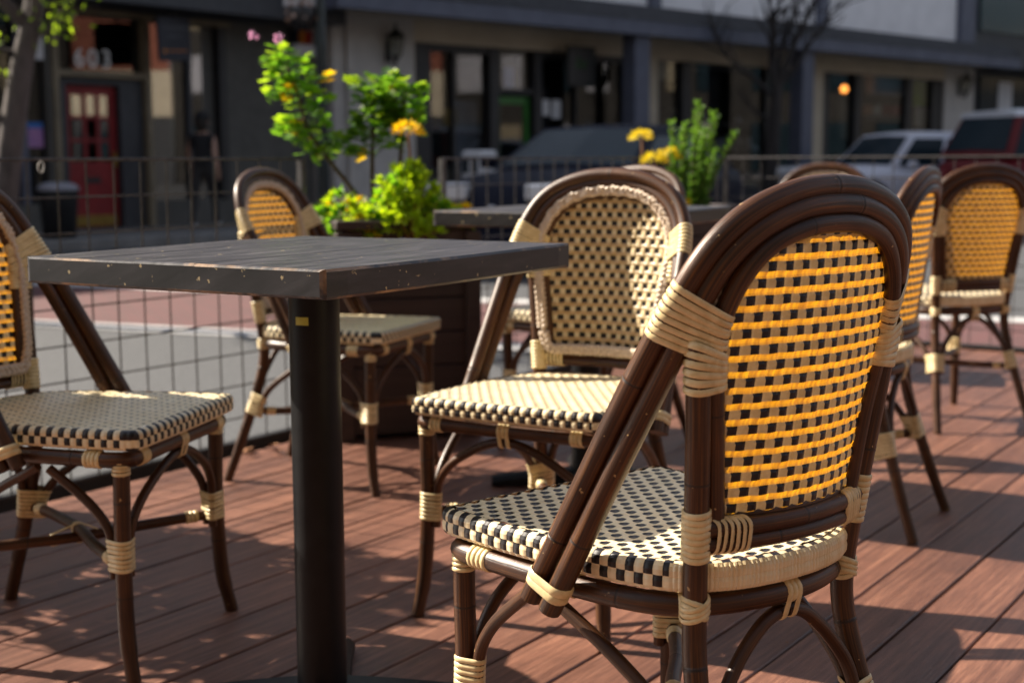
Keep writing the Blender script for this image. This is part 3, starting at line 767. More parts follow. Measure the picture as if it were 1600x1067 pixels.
# ================================================================= DECK
Ld = Vector((.5555, .8315, 0)); Nd = Vector((.8315, -.5555, 0))
mb = MB(); pitch = .143; gap = .006; k0 = -26
DECK_END = 6.80
for k in range(-18, 22):
    n0 = -.694 - pitch * k + gap / 2 - pitch; n1 = n0 + pitch - gap
    if n0 < -3.2: continue
    breaks = [-3.0, rnd.uniform(.2, 3.5) if k % 3 == 1 else None, DECK_END]; breaks = [b for b in breaks if b is not None]
    for l0, l1 in zip(breaks[:-1], breaks[1:]):
        l1 -= .003; ou, ov = rnd.uniform(0, 40), rnd.uniform(0, 40); b = .0025
        prof = [(n0, -.025), (n0, -b), (n0 + b, 0), ((n0 + n1) / 2, 0), (n1 - b, 0), (n1, -b), (n1, -.025)]
        segs = [l0 + (l1 - l0) * q / 12 for q in range(13)]
        zo = rnd.uniform(-.0008, .0008)
        rows = [[tuple(Nd * n_ + Ld * l + Vector((0, 0, z + zo))) for n_, z in prof] for l in segs]
        mb.grid(rows, 0, uvs=lambda i, j, segs=segs, prof=prof, ou=ou, ov=ov: (segs[min(i, 12)] + ou, prof[min(j, 6)][0] - prof[0][0] + prof[min(j, 6)][1] + ov))
def quad(mb, n0, n1, l0, l1, z0, z1, m=0):
    c = Nd * ((n0 + n1) / 2) + Ld * ((l0 + l1) / 2); mb.box((c.x, c.y, (z0 + z1) / 2), (n1 - n0, l1 - l0, z1 - z0), math.atan2(Nd.y, Nd.x), m)
quad(mb, -3.21, 2.3, -3.0, DECK_END, -.10, -.03, 1)
deck = mb.build('deck', [M['deck'], M['dark_frame']]); tag(deck, kind='structure')
mb = MB(); quad(mb, -3.26, -3.205, -3.0, DECK_END + .06, -.14, .012); quad(mb, -3.20, 2.3, DECK_END + .005, DECK_END + .06, -.14, .010)
tag(mb.build('deck_edge', M['dark_frame']), kind='structure')

# ground, crosswalk
mb = MB(); mb.face([(-400, -400, -.17), (400, -400, -.17), (400, 400, -.17), (-400, 400, -.17)])
tag(mb.build('road', M['asphalt']), kind='structure')
def strip(name, A, B, w0, w1, z, m, ext=6):
    A, B = Vector((A[0], A[1], 0)), Vector((B[0], B[1], 0)); d = (B - A).normalized(); n = Vector((-d.y, d.x, 0)); A = A - d * ext; B = B + d * ext
    mb = MB(); q = [A + n * w0, B + n * w0, B + n * w1, A + n * w1]; mb.face([(p.x, p.y, z) for p in q]); o = mb.build(name, m); tag(o, kind='structure'); return o
far0, far1 = (-3.42, 11.99), (3.08, 9.14)
near0, near1 = (-3.237, 9.40), (-1.627, 8.80)
strip('crosswalk', near0, (near0[0] + 6.5, near0[1] - 2.62), .1, 2.55, -.166, M['brick_paving'])
strip('crosswalk_line', near0, (near0[0] + 6.5, near0[1] - 2.62), -.14, .16, -.162, M['white_paint'])
strip('crosswalk_line', far0, (far0[0] + 6.5, far0[1] - 2.70), .02, .30, -.162, M['white_paint'])

# ================================================================= FACADE FRAMES
class Fac:
    def __init__(s, P, U):
        s.P = Vector((P[0], P[1], 0)); s.U = Vector((U[0], U[1], 0)).normalized(); s.N = Vector((s.U.y, -s.U.x, 0)); s.rot = math.atan2(s.U.y, s.U.x)
    def p(s, a, z, o=0): q = s.P + s.U * a + s.N * o; return (q.x, q.y, z)
    def box(s, mb, s0, s1, z0, z1, o0, o1, m=0, bev=0):
        mb.box(s.p((s0 + s1) / 2, (z0 + z1) / 2, (o0 + o1) / 2), (s1 - s0, abs(o1 - o0), z1 - z0), s.rot, m, bev=bev)
F1 = Fac((-5.854, 20.0), (.616, .788)); F2 = Fac((-2.799, 23.13), (.7155, .6986))
GZ = -.03
# far pavement with kerb
mb = MB()
pts = [F2.p(-40, 0, 2.2), F2.p(60, 0, 2.2), F2.p(60, 0, -12), F2.p(-40, 0, -14)]
mb.face([(p[0], p[1], GZ) for p in pts]); tag(mb.build('pavement', M['concrete']), kind='structure')
mb = MB(); F2.box(mb, -40, 60, -.2, GZ + .003, 2.2, 2.36, 0, .02); tag(mb.build('kerb', M['kerb']), kind='structure')

def wall_with_holes(F, mb, s0, s1, z0, z1, o0, o1, holes, m=0):
    """holes: list of (s0,s1,z0,z1), sorted, non overlapping in s"""
    x = s0
    for a, b, c, d in holes:
        if a > x: F.box(mb, x, a, z0, z1, o0, o1, m)
        if c > z0: F.box(mb, a, b, z0, c, o0, o1, m)
        if d < z1: F.box(mb, a, b, d, z1, o0, o1, m)
        x = b
    if x < s1: F.box(mb, x, s1, z0, z1, o0, o1, m)
def part(F, name, parent, m, boxes, bev=0, split=True):
    first = None
    for group in ([boxes] if not split else [[b] for b in boxes]):
        mb = MB()
        for b in group: F.box(mb, *b, 0, bev)
        o = mb.build(name, m, parent); first = first or o
    return first
def text_mesh(name, body, size, F, a, z, o, m, parent, ext=.012):
    cu = bpy.data.curves.new(name, 'FONT'); cu.body = body; cu.size = size; cu.extrude = ext; cu.align_x = 'CENTER'; cu.space_character = 1.25; cu.offset = .004
    t = bpy.data.objects.new(name, cu); col.objects.link(t)
    bpy.context.view_layer.update(); dg = bpy.context.evaluated_depsgraph_get()
    me = bpy.data.meshes.new_from_object(t.evaluated_get(dg)); bpy.data.objects.remove(t)
    me.materials.clear(); me.materials.append(m)
    ob = bpy.data.objects.new(name, me); col.objects.link(ob)
    q = F.p(a, z, o); X = F.U; Y = Vector((0, 0, 1)); Z = F.N
    ob.matrix_world = Matrix(((X.x, Y.x, Z.x, q[0]), (X.y, Y.y, Z.y, q[1]), (X.z, Y.z, Z.z, q[2]), (0, 0, 0, 1)))
    if parent: ob.parent = parent
    return ob

# ---- grey shop building with the red door
b1 = empty('grey_shop_building'); tag(b1, 'dark grey shop building with a red door and the number 603 over it', 'building')
mb = MB()
wall_with_holes(F1, mb, -12, 4.12, GZ, 5.2, -.25, 0, [(-11, -7, .5, 2.95), (-6.5, -.80, .35, 2.95), (-.64, .84, GZ, 2.95), (.92, 2.36, .35, 2.95)])
mb.build('wall', M['grey_stucco'], b1)
part(F1, 'shade_storey', b1, M['grey_stucco'], [(-5.0, 4.1, 5.22, 8.4, -6, -.02)])  # unseen storey added over this stretch to keep the blue car in shade
part(F1, 'canopy', b1, M['dark_paint'], [(-12, 4.1, 3.06, 3.52, .002, .9)])
part(F1, 'canopy_edge', b1, M['grey_card'], [(1.9, 4.1, 3.46, 3.60, .9, .94)])
part(F1, 'door_trim', b1, M['trim_beige'], [(-.72, -.63, GZ, 2.97, -.1, .05), (.83, .92, GZ, 2.97, -.1, .05), (-.63, .83, 2.10, 2.19, -.1, .04), (-.95, 2.45, 2.95, 3.03, .002, .06)])
part(F1, 'door_surround', b1, M['dark_paint'], [(-.63, -.46, GZ, 2.10, -.28, -.06), (.43, .83, GZ, 2.10, -.28, -.06), (-.46, .43, 2.0, 2.10, -.28, -.06)])
tr = part(F1, 'transom_window', b1, M['glass'], [(-.63, .83, 2.19, 2.95, -.12, -.11)])
n603 = text_mesh('house_number', '603', .36, F1, .03, 2.25, -.10, M['number'], tr, .006)
door = MB(); F1.box(door, -.46, .43, GZ + .02, .86, -.22, -.17); 
for s0, s1 in ((-.46, -.34), (-.125, -.065), (.095, .155), (.31, .43)): F1.box(door, s0, s1, .86, 2.0, -.22, -.17)
for z0, z1 in ((.86, .92), (1.20, 1.25), (1.52, 1.57), (1.86, 2.0)): F1.box(door, -.34, .31, z0, z1, -.218, -.172)
d = door.build('door', M['red_door'], b1)
part(F1, 'door_panes', d, M['film_glass'], [(-.34, .31, .9, 1.9, -.2, -.19)])
part(F1, 'kick_plate', d, M['brass'], [(-.42, .39, GZ + .04, .16, -.168, -.16)])
part(F1, 'mail_slot', d, M['dark_frame'], [(-.14, .12, .62, .70, -.168, -.155)])
part(F1, 'door_handle', d, M['brass'], [(.34, .38, .85, 1.05, -.17, -.12)])
w = part(F1, 'window', b1, M['film_glass'], [(.92, 1.98, .35, 2.95, -.12, -.11)])
part(F1, 'window_mullion', w, M['dark_paint'], [(1.66, 1.74, .35, 2.95, -.14, -.05)])
part(F1, 'window_panel', w, M['grey_stucco'], [(1.76, 2.22, .35, 2.95, -.16, -.13)])
part(F1, 'window_edge', w, M['dark_frame'], [(2.22, 2.36, .35, 2.95, -.2, .03)])
w = part(F1, 'window', b1, M['glass'], [(-6.5, -.80, .35, 2.95, -.12, -.11)])
part(F1, 'window_mullion', w, M['blue_grey'], [(-1.24, -1.14, .35, 2.95, -.14, .02), (-3.0, -2.9, .35, 2.95, -.14, .02)])
part(F1, 'poster', w, M['pink'], [(-1.08, -.83, 1.12, 1.38, -.10, -.09)])
part(F1, 'poster_header', w, M['blue'], [(-1.08, -.83, 1.382, 1.46, -.10, -.09)])
part(F1, 'wall_panel', b1, M['white_card'], [(-1.0, -.84, 2.3, 2.82, -.05, .02)])
w = part(F1, 'window', b1, M['glass'], [(-11, -7, .5, 2.95, -.12, -.11)])
part(F1, 'interior', b1, M['interior'], [(-11.5, 3.2, -.02, 3.0, -3.2, -3.1), (-11.5, -11.4, -.02, 3.0, -3.1, -.26), (3.1, 3.2, -.02, 3.0, -3.1, -.26), (-11.5, 3.2, 3.0, 3.1, -3.2, -.26), (-11.5, 3.2, -.028, -.022, -3.1, -.26)], 0, False)
part(F1, 'shop_fittings', b1, M['red'], [(-1.7, -1.3, .2, 1.6, -1.2, -.8), (-2.2, -1.9, .3, 2.2, -1.4, -1.0)], .01)
part(F1, 'back_room', b1, M['grey_stucco'], [(-12, 4.1, 3.6, 5.15, -9, -.26), (-12, 4.1, GZ, 3.0, -9, -3.3)])
# hanging shop sign
sg = empty('hanging_sign', F1.p(.95, 2.66, .55), F1.rot); tag(sg, 'square navy hanging shop sign with faint lettering, left of the red door top right', 'sign')
sg['label'] = 'square navy shop sign hanging at the upper right of the red door'
def local_boxes(name, parent, m, boxes, bev=0):
    mb = MB()
    for c, sz in boxes: mb.box(c, sz, 0, 0, bev=bev)
    return mb.build(name, m, parent)
sgp = local_boxes('sign_panel', sg, M['navy'], [((0, 0, 0), (.70, .05, .62))], .008); sgp.rotation_euler = (0, R(-3), R(12))
local_boxes('lettering', sgp, M['dim_letter'], [((-.22 + .046 * i, -.027, .16), (.03, .004, .035 + .012 * (i % 3))) for i in range(11)] + [((-.14 + .045 * i, -.027, .04), (.028, .004, .03 + .01 * (i % 2))) for i in range(7)])
local_boxes('orange_lettering', sgp, M['orange'], [((-.24, -.027, -.17), (.055, .004, .05))] + [((-.13 + .07 * i, -.027, -.165), (.03, .004, .028)) for i in range(6)])
local_boxes('bracket', sg, M['dark_frame'], [((0, 0, .36), (.03, .03, .10)), ((0, .28, .40), (.03, .6, .03))])

# ---- white stucco shop row with blue-grey canopy
b2 = empty('white_shop_row'); tag(b2, 'long white stucco shop row with blue grey canopy and pillars', 'building')
holes = [(1.62, 7.32, GZ + .35, 2.93), (8.1, 13.36, GZ + .35, 2.93), (14.1, 19.72, GZ + .35, 2.93)]
mb = MB(); wall_with_holes(F2, mb, -.13, 1.6, GZ, 3.9, -.3, 0, []); F2.box(mb, -.13, .0, GZ, 3.9, -6, -.3); mb.build('wall', M['white_stucco'], b2); mb = MB(); wall_with_holes(F2, mb, 19.72, 21.3, GZ, 3.9, -.3, 0, []); mb.build('wall', M['white_stucco'], b2)
mb = MB(); wall_with_holes(F2, mb, 1.6, 19.72, GZ, 3.9, -.3, -.002, holes); mb.build('shopfront_wall', M['cream_wall'], b2)
part(F2, 'plinth', b2, M['dark_paint'], [(1.6, 7.34, GZ, GZ + .36, -.1, .03), (8.1, 13.36, GZ, GZ + .36, -.1, .03), (14.1, 19.7, GZ, GZ + .36, -.1, .03)])
# canopy
mb = MB(); F2.box(mb, -1.0, 21.3, 3.22, 3.48, 1.15, 1.30, 0); F2.box(mb, -1.0, -.9, 3.22, 3.48, .0, 1.15, 0); mb.build('canopy_fascia', M['blue_grey'], b2)
mb = MB()
A = [F2.p(-1.0, 3.48, 1.32), F2.p(21.3, 3.48, 1.32), F2.p(21.3, 3.80, 1.0), F2.p(-1.0, 3.80, 1.0)]; mb.face(A)
mb.face([F2.p(-1.0, 3.80, 1.0), F2.p(21.3, 3.80, 1.0), F2.p(21.3, 3.95, .0), F2.p(-1.0, 3.95, .0)]); mb.face([F2.p(-1.0, 3.48, 1.32), F2.p(-1.0, 3.8, 1.0), F2.p(-1.0, 3.95, 0), F2.p(-1.0, 3.3, 0)])
mb.build('canopy_roof', M['shingle'], b2)
part(F2, 'canopy_soffit', b2, M['cream_wall'], [(-.88, 21.3, 3.30, 3.34, .002, 1.148)])
part(F2, 'upper_wall', b2, M['upper_wall'], [(-.13, 21.3, 3.90, 9.5, -.5, -.1)])
part(F2, 'upper_mass', b2, M['upper_wall'], [(-.13, 21.3, 3.95, 9.4, -8, -.52)])
for s0, s1 in ((7.85, 8.13), (13.84, 14.18), (20.4, 21.15), (1.7, 2.0)): part(F2, 'pilaster', b2, M['blue_grey'], [(s0, s1, 3.9, 9.5, -.098, .05)])
for s0 in (6.28, 11.78): part(F2, 'pillar', b2, M['blue_grey'], [(s0 - .22, s0 + .22, GZ, 3.3, .80, 1.14)], .02)
part(F2, 'downpipe', b2, M['white_stucco'], [(.12, .22, GZ, 3.3, .003, .09)])
# shop 1: window bays, green door
w = part(F2, 'window', b2, M['glass'], [(1.62, 3.5, .32, 2.93, -.15, -.14)])
part(F2, 'window_frame', w, M['dark_frame'], [(1.62, 2.02, .32, 2.93, -.13, -.05), (3.42, 3.64, .32, 2.93, -.2, -.02), (2.55, 2.60, .32, 2.93, -.13, -.06), (1.62, 3.5, 2.80, 2.93, -.135, -.055)])
w = part(F2, 'window', b2, M['glass'], [(4.72, 7.2, .32, 2.93, -.15, -.14)])
part(F2, 'window_frame', w, M['dark_frame'], [(4.56, 4.76, .32, 2.93, -.2, -.02), (7.1, 7.32, .32, 2.93, -.13, -.05), (5.7, 5.76, .32, 2.93, -.13, -.06), (4.76, 7.1, 2.80, 2.93, -.135, -.055)])
w = part(F2, 'transom_window', b2, M['glass'], [(3.64, 4.56, 2.2, 2.93, -.15, -.14)])
part(F2, 'transom_bar', w, M['dark_frame'], [(3.64, 4.56, 2.12, 2.22, -.2, -.05)])
g = part(F2, 'door', b2, M['green_door'], [(3.66, 3.78, GZ + .01, 2.08, -.22, -.16), (4.42, 4.54, GZ + .01, 2.08, -.22, -.16), (3.78, 4.42, 1.94, 2.08, -.22, -.16), (3.78, 4.42, GZ + .01, .35, -.22, -.16)])
part(F2, 'door_glass', g, M['glass'], [(3.78, 4.42, .35, 1.94, -.2, -.19)])
part(F2, 'door_handle', g, M['brass'], [(4.44, 4.48, .9, 1.1, -.158, -.10)])
part(F2, 'notice', b2, M['white_card'], [(4.85, 5.05, 1.75, 2.05, -.135, -.125), (5.12, 5.36, 1.70, 2.05, -.135, -.125), (4.9, 5.3, 1.25, 1.45, -.135, -.125)])
# shop 2 and 3
w = part(F2, 'window', b2, M['glass'], [(8.1, 13.36, .32, 2.93, -.15, -.14)])
part(F2, 'window_frame', w, M['dark_frame'], [(8.1, 8.2, .32, 2.93, -.13, -.05), (8.92, 9.2, .32, 2.93, -.2, -.02), (13.2, 13.36, .32, 2.93, -.13, -.05), (11.9, 12.0, .32, 2.93, -.13, -.05)])
w = part(F2, 'window', b2, M['glass'], [(14.1, 19.72, .32, 2.93, -.15, -.14)])
part(F2, 'window_frame', w, M['dark_frame'], [(14.1, 14.4, .32, 2.93, -.13, -.05), (15.5, 15.75, .32, 2.93, -.2, -.02), (17.9, 18.15, .32, 2.93, -.13, -.05), (19.2, 19.72, .32, 2.93, -.13, -.05)])
mb = MB(); F2.box(mb, 1.5, 19.9, GZ, 3.1, -4.2, -4.1); F2.box(mb, 1.5, 1.6, GZ, 3.1, -4.1, -.31); F2.box(mb, 19.8, 19.9, GZ, 3.1, -4.1, -.31); F2.box(mb, 1.5, 19.9, 3.0, 3.1, -4.2, -.31); F2.box(mb, 7.6, 7.8, GZ, 3.0, -4.1, -.31); F2.box(mb, 13.6, 13.9, GZ, 3.0, -4.1, -.31); F2.box(mb, 1.5, 19.9, GZ + .001, GZ + .005, -4.1, -.31)
mb.build('interior', M['interior'], b2)
# things seen in the windows
def shop_thing(name, F, boxes, m, label, cat, group=None, bev=.01):
    c = F.p(boxes[0][0], boxes[0][2], boxes[0][4])
    e = part(F, name, None, m, boxes, bev, False); tag(e, label, cat, group); return e
rs = rnd
mb = MB(); F2.box(mb, 9.95, 13.3, .4, .46, -.95, -.45); F2.box(mb, 9.95, 13.3, 1.05, 1.11, -.95, -.45); F2.box(mb, 9.95, 13.3, 1.65, 1.70, -.95, -.45); F2.box(mb, 9.95, 10.01, GZ, 2.2, -.95, -.45); F2.box(mb, 13.24, 13.3, GZ, 2.2, -.95, -.45)
e = mb.build('display_shelf', M['interior']); tag(e, 'tall display shelf behind the middle shop window', 'shelf')
gi = 0
for z in (.46, 1.11, 1.70):
    x = 10.1
    while x < 13.05:
        wv = rs.uniform(.08, .2); h = rs.uniform(.12, .38)
        if rs.random() < .75:
            mb = MB(); q = F2.p(x, z, -.7); mb.lathe([(0, 0), (wv * .45, 0), (wv * .5, h * .6), (wv * .25, h * .85), (wv * .25, h), (0, h)], (q[0], q[1], z + .001), 10)
            o = mb.build('shelf_vase', M[rs.choice(['cream_wall', 'grey_card', 'white_card', 'trim_beige', 'grey_stucco'])], None, True)
            tag(o, 'small dim vase or jar on the display shelf in the middle shop window', 'vase', 'jars on the display shelf')
        x += wv + rs.uniform(.04, .14)
shop_thing('hanging_shop_sign', F2, [(5.0, 5.75, 2.28, 3.02, .35, .42)], M['black_sign'], 'square black shop sign hanging under the canopy right of the green door', 'sign')
mb = MB(); q = [F2.p(5.22, 2.60, .424), F2.p(5.26, 2.84, .424), F2.p(5.31, 2.62, .424), F2.p(5.37, 2.74, .424), F2.p(5.42, 2.60, .424), F2.p(5.48, 2.75, .424)]
mb.tube(q, .012, 5); mb.build('lettering', M['green_door'], bpy.data.objects['hanging_shop_sign'])
shop_thing('display_case', F2, [(16.75, 18.4, 2.5, 3.0, -.5, -.3)], M['grey_card'], 'pale grey box sign behind the glass of the right hand shop', 'box')
shop_thing('counter_display', F2, [(16.7, 18.6, GZ, 1.2, -.9, -.45), (16.7, 18.6, 1.9, 2.0, -.9, -.45)], M['interior'], 'dark counter display stand in the right hand shop window', 'counter')
for i, (a, z, m) in enumerate(((16.1, 1.2, 'red'), (16.6, 1.2, 'cream_wall'), (17.2, 1.2, 'trim_beige'), (16.3, 2.0, 'cream_wall'), (17.2, 2.0, 'red'), (16.8, .9, 'orange'))):
    if z < 1: continue
    shop_thing('goods_box', F2, [(a + .8, a + 1.18, z + .002, z + .26, -.8, -.5)], M[m], 'small box of goods on the counter display in the right hand shop', 'box', 'boxes on the counter display')
shop_thing('window_poster', F2, [(18.72, 19.45, 2.27, 2.90, -.33, -.30)], M['leaf_lime'], 'lime green hanging poster in the right hand shop window', 'poster')
shop_thing('tan_poster', F2, [(18.80, 19.55, 1.72, 2.24, -.33, -.30)], M['cream_wall'], 'tan poster below the lime green poster in the right hand shop', 'poster')
shop_thing('shop_banner', F2, [(15.75, 16.3, 1.4, 2.45, -.65, -.6)], M['trim_beige'], 'narrow beige banner under the glowing shop lamp', 'banner')
shop_thing('display_screen', F2, [(3.1, 3.65, .9, 2.0, -.7, -.62)], M['grey_card'], 'grey blue display screen in the left bay of the first shop window', 'screen')
shop_thing('goods_crate', F2, [(2.5, 2.95, .33, .75, -.8, -.4)], M['trim_beige'], 'beige crate on the floor of the first shop window', 'crate')
shop_thing('hanging_picture', F2, [(2.75, 3.1, 1.55, 1.85, -.6, -.55)], M['brass'], 'small ochre picture hanging inside the first shop window', 'picture')
shop_thing('display_stand', F2, [(6.5, 6.85, .33, 1.7, -.9, -.6)], M['grey_stucco'], 'slim grey display stand right of the notices in the first shop', 'stand')
shop_thing('blue_poster', F2, [(4.1, 4.35, 2.25, 2.62, -.4, -.37)], M['blue'], 'blue poster inside the pane over the green door', 'poster')
shop_thing('pale_poster', F2, [(4.5, 4.85, 2.25, 2.85, -.4, -.37)], M['trim_beige'], 'pale poster inside the pane over the green door', 'poster')
shop_thing('window_blind', F2, [(8.35, 9.1, 2.55, 2.93, -.3, -.27)], M['cream_wall'], 'cream roller blind in the narrow pane of the middle shop', 'blind')
shop_thing('shop_cabinet', F2, [(8.95, 9.5, .33, 2.0, -.8, -.45)], M['trim_beige'], 'beige cabinet behind the narrow pane of the middle shop', 'cabinet')
lp = empty('pendant_lamp', F2.p(16.15, 2.62, -.75)); tag(lp, 'glowing orange pendant lamp inside the right hand shop', 'lamp')
mb = MB(); mb.lathe([(0, -.09), (.06, -.07), (.09, 0), (.07, .06), (.03, .09)], sides=14); mb.build('bulb', M['bulb'], lp, True)
mb = MB(); mb.lathe([(.03, .09), (.025, .14), (.006, .15), (.006, .40)], sides=10); mb.build('lamp_cord', M['dark_frame'], lp, True)
# white cart seen by the first shop
# wall lanterns
def lantern(s, label):
    e = empty('wall_lantern', F2.p(s, 2.85, .22), F2.rot); tag(e, label, 'lantern', 'black wall lanterns on the white stucco')
    mb = MB(); mb.lathe([(.0, .36), (.012, .34), (.03, .28), (.02, .26), (.16, .13), (.17, .11)], sides=6); mb.lathe([(.10, -.20), (.04, -.26), (.015, -.34), (.0, -.36)], sides=6)
    for k in range(6):
        a = k * math.pi / 3; mb.tube([(.155 * math.cos(a), .155 * math.sin(a), .11), (.10 * math.cos(a), .10 * math.sin(a), -.20)], .008, 5)
    mb.tube([(0, .20, -.10), (0, .12, -.32), (0, .0, -.36)], .016, 6); mb.box((0, .21, -.12), (.10, .02, .34)); mb.build('cage', M['black_sign'], e)
    mb = MB(); mb.lathe([(.148, .11), (.095, -.20)], sides=6); mb.build('lantern_glass', M['lantern_glass'], e)
    mb = MB(); mb.lathe([(.02, -.2), (.02, -.02), (.0, .01)], sides=8); mb.build('candle_tube', M['white_card'], e, True)
lantern(1.02, 'black lantern on the white stucco corner beside the lamp post')
lantern(20.45, 'black lantern on the far right stucco wall above the red car')
# building beyond, at right
b3 = empty('dark_corner_building'); tag(b3, 'dark corner building with teal upper window beyond the white shop row', 'building')
mb = MB(); wall_with_holes(F2, mb, 21.32, 40, GZ, 8.5, -8, -.05, [(21.5, 22.6, 1.0, 1.02)]); mb.build('wall', M['dark_paint'], b3)
part(F2, 'shop_window', b3, M['car_glass'], [(21.6, 24.5, .6, 3.1, -.048, .02)])
part(F2, 'window_board', b3, M['white_card'], [(22.6, 23.4, 1.9, 3.0, .03, .05)])
part(F2, 'window_board', b3, M['green_post'], [(21.7, 22.7, 1.2, 1.9, .03, .05)])
part(F2, 'canopy', b3, M['dark_paint'], [(21.32, 40, 3.25, 3.7, -.04, 1.2)])
mb = MB(); F2.box(mb, 21.5, 28, 4.3, 7.5, -.048, .02); mb.build('upper_window', mat('teal_glass', (.02, .06, .075), (.015, .045, .06), .15, (1, 1, 1), coat=.5), b3)
# sunlit building along the street to the right (mirrored in the shop windows)
b4 = empty('brick_and_cream_building', (44, 19.3, 0)); tag(b4, 'brick and cream corner building down the street, mirrored in the shop windows', 'building')
mb = MB(); mb.box((5, 0, 4.2), (10, 4.6, 2.2)); mb.build('wall', M['cream_wall'], b4)
mb = MB(); mb.box((5.1, 0, 8.1), (9.9, 4.5, 5.58)); mb.build('upper_wall', mat('brick_red_wall', (.22, .07, .045), (.17, .055, .035), .9, (1, 1, 1), nscale=3), b4)
mb = MB(); mb.box((5.05, 0, 1.45), (10, 4.55, 3.2)); mb.build('shopfront', M['dark_paint'], b4)
mb = MB(); mb.box((-.03, -1.2, 1.3), (.1, 1.6, 2.2)); mb.build('window', M['car_glass'], b4)
for y0, y1, hh, lab in ((21.7, 70, 10.5, 'dark brown office building beyond the brick and cream building'), (-14, 16.9, 9.5, 'dark painted shop building this side of the brick and cream building')):
    b6 = empty('dark_building', (45, (y0 + y1) / 2, 0)); tag(b6, lab, 'building')
    mb = MB(); mb.box((5, 0, hh / 2 - .1), (10, y1 - y0, hh)); mb.build('wall', mat('brown_render', (.028, .025, .023), (.02, .018, .017), .9, (1, 1, 1), nscale=2), b6)
    y = -(y1 - y0) / 2 + .6
    while y < (y1 - y0) / 2 - 2.2:
        wd_ = rnd.uniform(1.0, 2.2)
        for zz, hh_ in ((1.5, 2.4), (5.2, 1.8), (8.0, 1.3)): mb = MB(); mb.box((-.03, y + wd_ / 2, zz), (.1, wd_, hh_)); mb.build('window', M[rnd.choice(['car_glass', 'car_glass', 'car_glass', 'grey_card', 'trim_beige'])], b6)
        y += wd_ + rnd.uniform(.35, 1.3)
# cafe building behind the viewer
b5 = empty('cafe_building', (0, -5.5, 0)); tag(b5, 'brown cafe building along the near side of the street', 'building')
mb = MB(); mb.box((0, -5, 4.5), (60, 10, 9.4)); mb.build('wall', mat('cafe_wall', (.16, .115, .075), (.12, .085, .055), .9, (1, 1, 1), nscale=3), b5)
for k in range(9):
    mb = MB(); mb.box((-24 + k * 6, .03, 1.6), (4.2, .1, 2.6)); mb.build('window', M['car_glass'], b5)

# ================================================================= STREET FURNITURE
def post_obj():
    e = empty('lamp_post', (-2.03, 15.2, -.17)); tag(e, 'dark green lamp post with a hanging flower basket before the stucco corner', 'lamp post')
    mb = MB(); mb.lathe([(.14, 0), (.14, .25), (.10, .4), (.075, .55), (.062, .9), (.055, 2.2), (.06, 2.25), (.06, 2.32), (.052, 2.4), (.048, 5)], sides=16); mb.build('post', M['green_post'], e, True)
    mb = MB(); mb.tube(cr([(0, 0, 3.2), (-.2, 0, 3.35), (-.33, 0, 3.3), (-.33, 0, 3.0)], 5), .015, 6); mb.build('bracket', M['green_post'], e, True)
    mb = MB(); mb.lathe([(.0, 4.95), (.06, 4.95), (.17, 5.25), (.17, 5.6), (.1, 5.75), (.0, 5.85)], sides=12); mb.build('lamp_head', M['lantern_glass'], e, True)
    return e
lpst = post_obj()
# hanging basket with dry flowers, notice above, pots on a shelf behind
e = empty('hanging_basket', (-2.22, 15.2, 2.52)); tag(e, 'hanging basket of pale dried flowers on the dark green lamp post', 'basket')
mb = MB(); mb.lathe([(0, -.22), (.08, -.20), (.13, -.1), (.15, 0), (.13, .02)], sides=12); mb.build('basket', M['dark_frame'], e, True)
mb = MB()
for k in range(90):
    a = rnd.uniform(0, 6.28); r_ = rnd.uniform(0, .19); z = rnd.uniform(-.12, .2) - r_ * .35; c = Vector((r_ * math.cos(a), r_ * math.sin(a), z)); s_ = rnd.uniform(.015, .032)
    t1_ = Vector((rnd.uniform(-1, 1), rnd.uniform(-1, 1), rnd.uniform(-1, 1))).normalized(); t2_ = t1_.orthogonal().normalized()
    mb.face([c + t1_ * s_, c + t2_ * s_, c - t1_ * s_, c - t2_ * s_], rnd.choice((0, 0, 1)))
mb.build('flowers', [mat('dried_petal', (.5, .38, .32), (.38, .27, .22), .8, (9, 9, 9)), M['stem_red']], e)
e = empty('notice_board', (-2.27, 15.35, 2.74)); tag(e, 'white and blue street notice above the hanging flower basket', 'sign')
mb = MB(); mb.box((0, 0, 0), (.34, .02, .34), 0, 0, bev=.004); mb.build('board', M['white_card'], e)
mb = MB(); mb.box((.11, -.0125, .05), (.10, .004, .22)); mb.build('blue_band', M['blue'], e)
mb = MB(); mb.tube([(.15, 0, .0), (.25, -.12, .0)], .012, 6); mb.build('bracket', M['green_post'], e)
e = part(F1, 'wall_shelf', None, M['white_card'], [(3.62, 4.10, 2.60, 2.78, .002, .22)], .01); tag(e, 'white wall shelf with coloured pots on the end of the grey building', 'shelf')
for a, m, n in ((3.72, 'navy', 'dark blue'), (3.87, 'orange', 'orange'), (4.01, 'red', 'red')):
    q = F1.p(a, 2.782, .11); mb = MB(); mb.lathe([(0, 0), (.055, 0), (.07, .19), (.075, .19), (.075, .22), (.0, .21)], q, 12)
    o = mb.build('flower_pot', M[m], None, True); tag(o, n + ' pot on the white wall shelf of the grey building', 'pot', 'pots on the white wall shelf')
# litter bin
q = F1.p(-1.85, 0, 1.7); e = empty('litter_bin', (q[0], q[1], GZ)); tag(e, 'black round litter bin left of the red door', 'bin')
mb = MB(); mb.lathe([(0, .02), (.20, .02), (.24, .55), (.25, .6)], sides=18); mb.build('drum', M['dark_frame'], e, True)
mb = MB(); mb.lathe([(.25, .6), (.26, .63), (.2, .68), (.12, .70), (.11, .66)], sides=18); mb.build('lid', M['grey_card'], e, True)
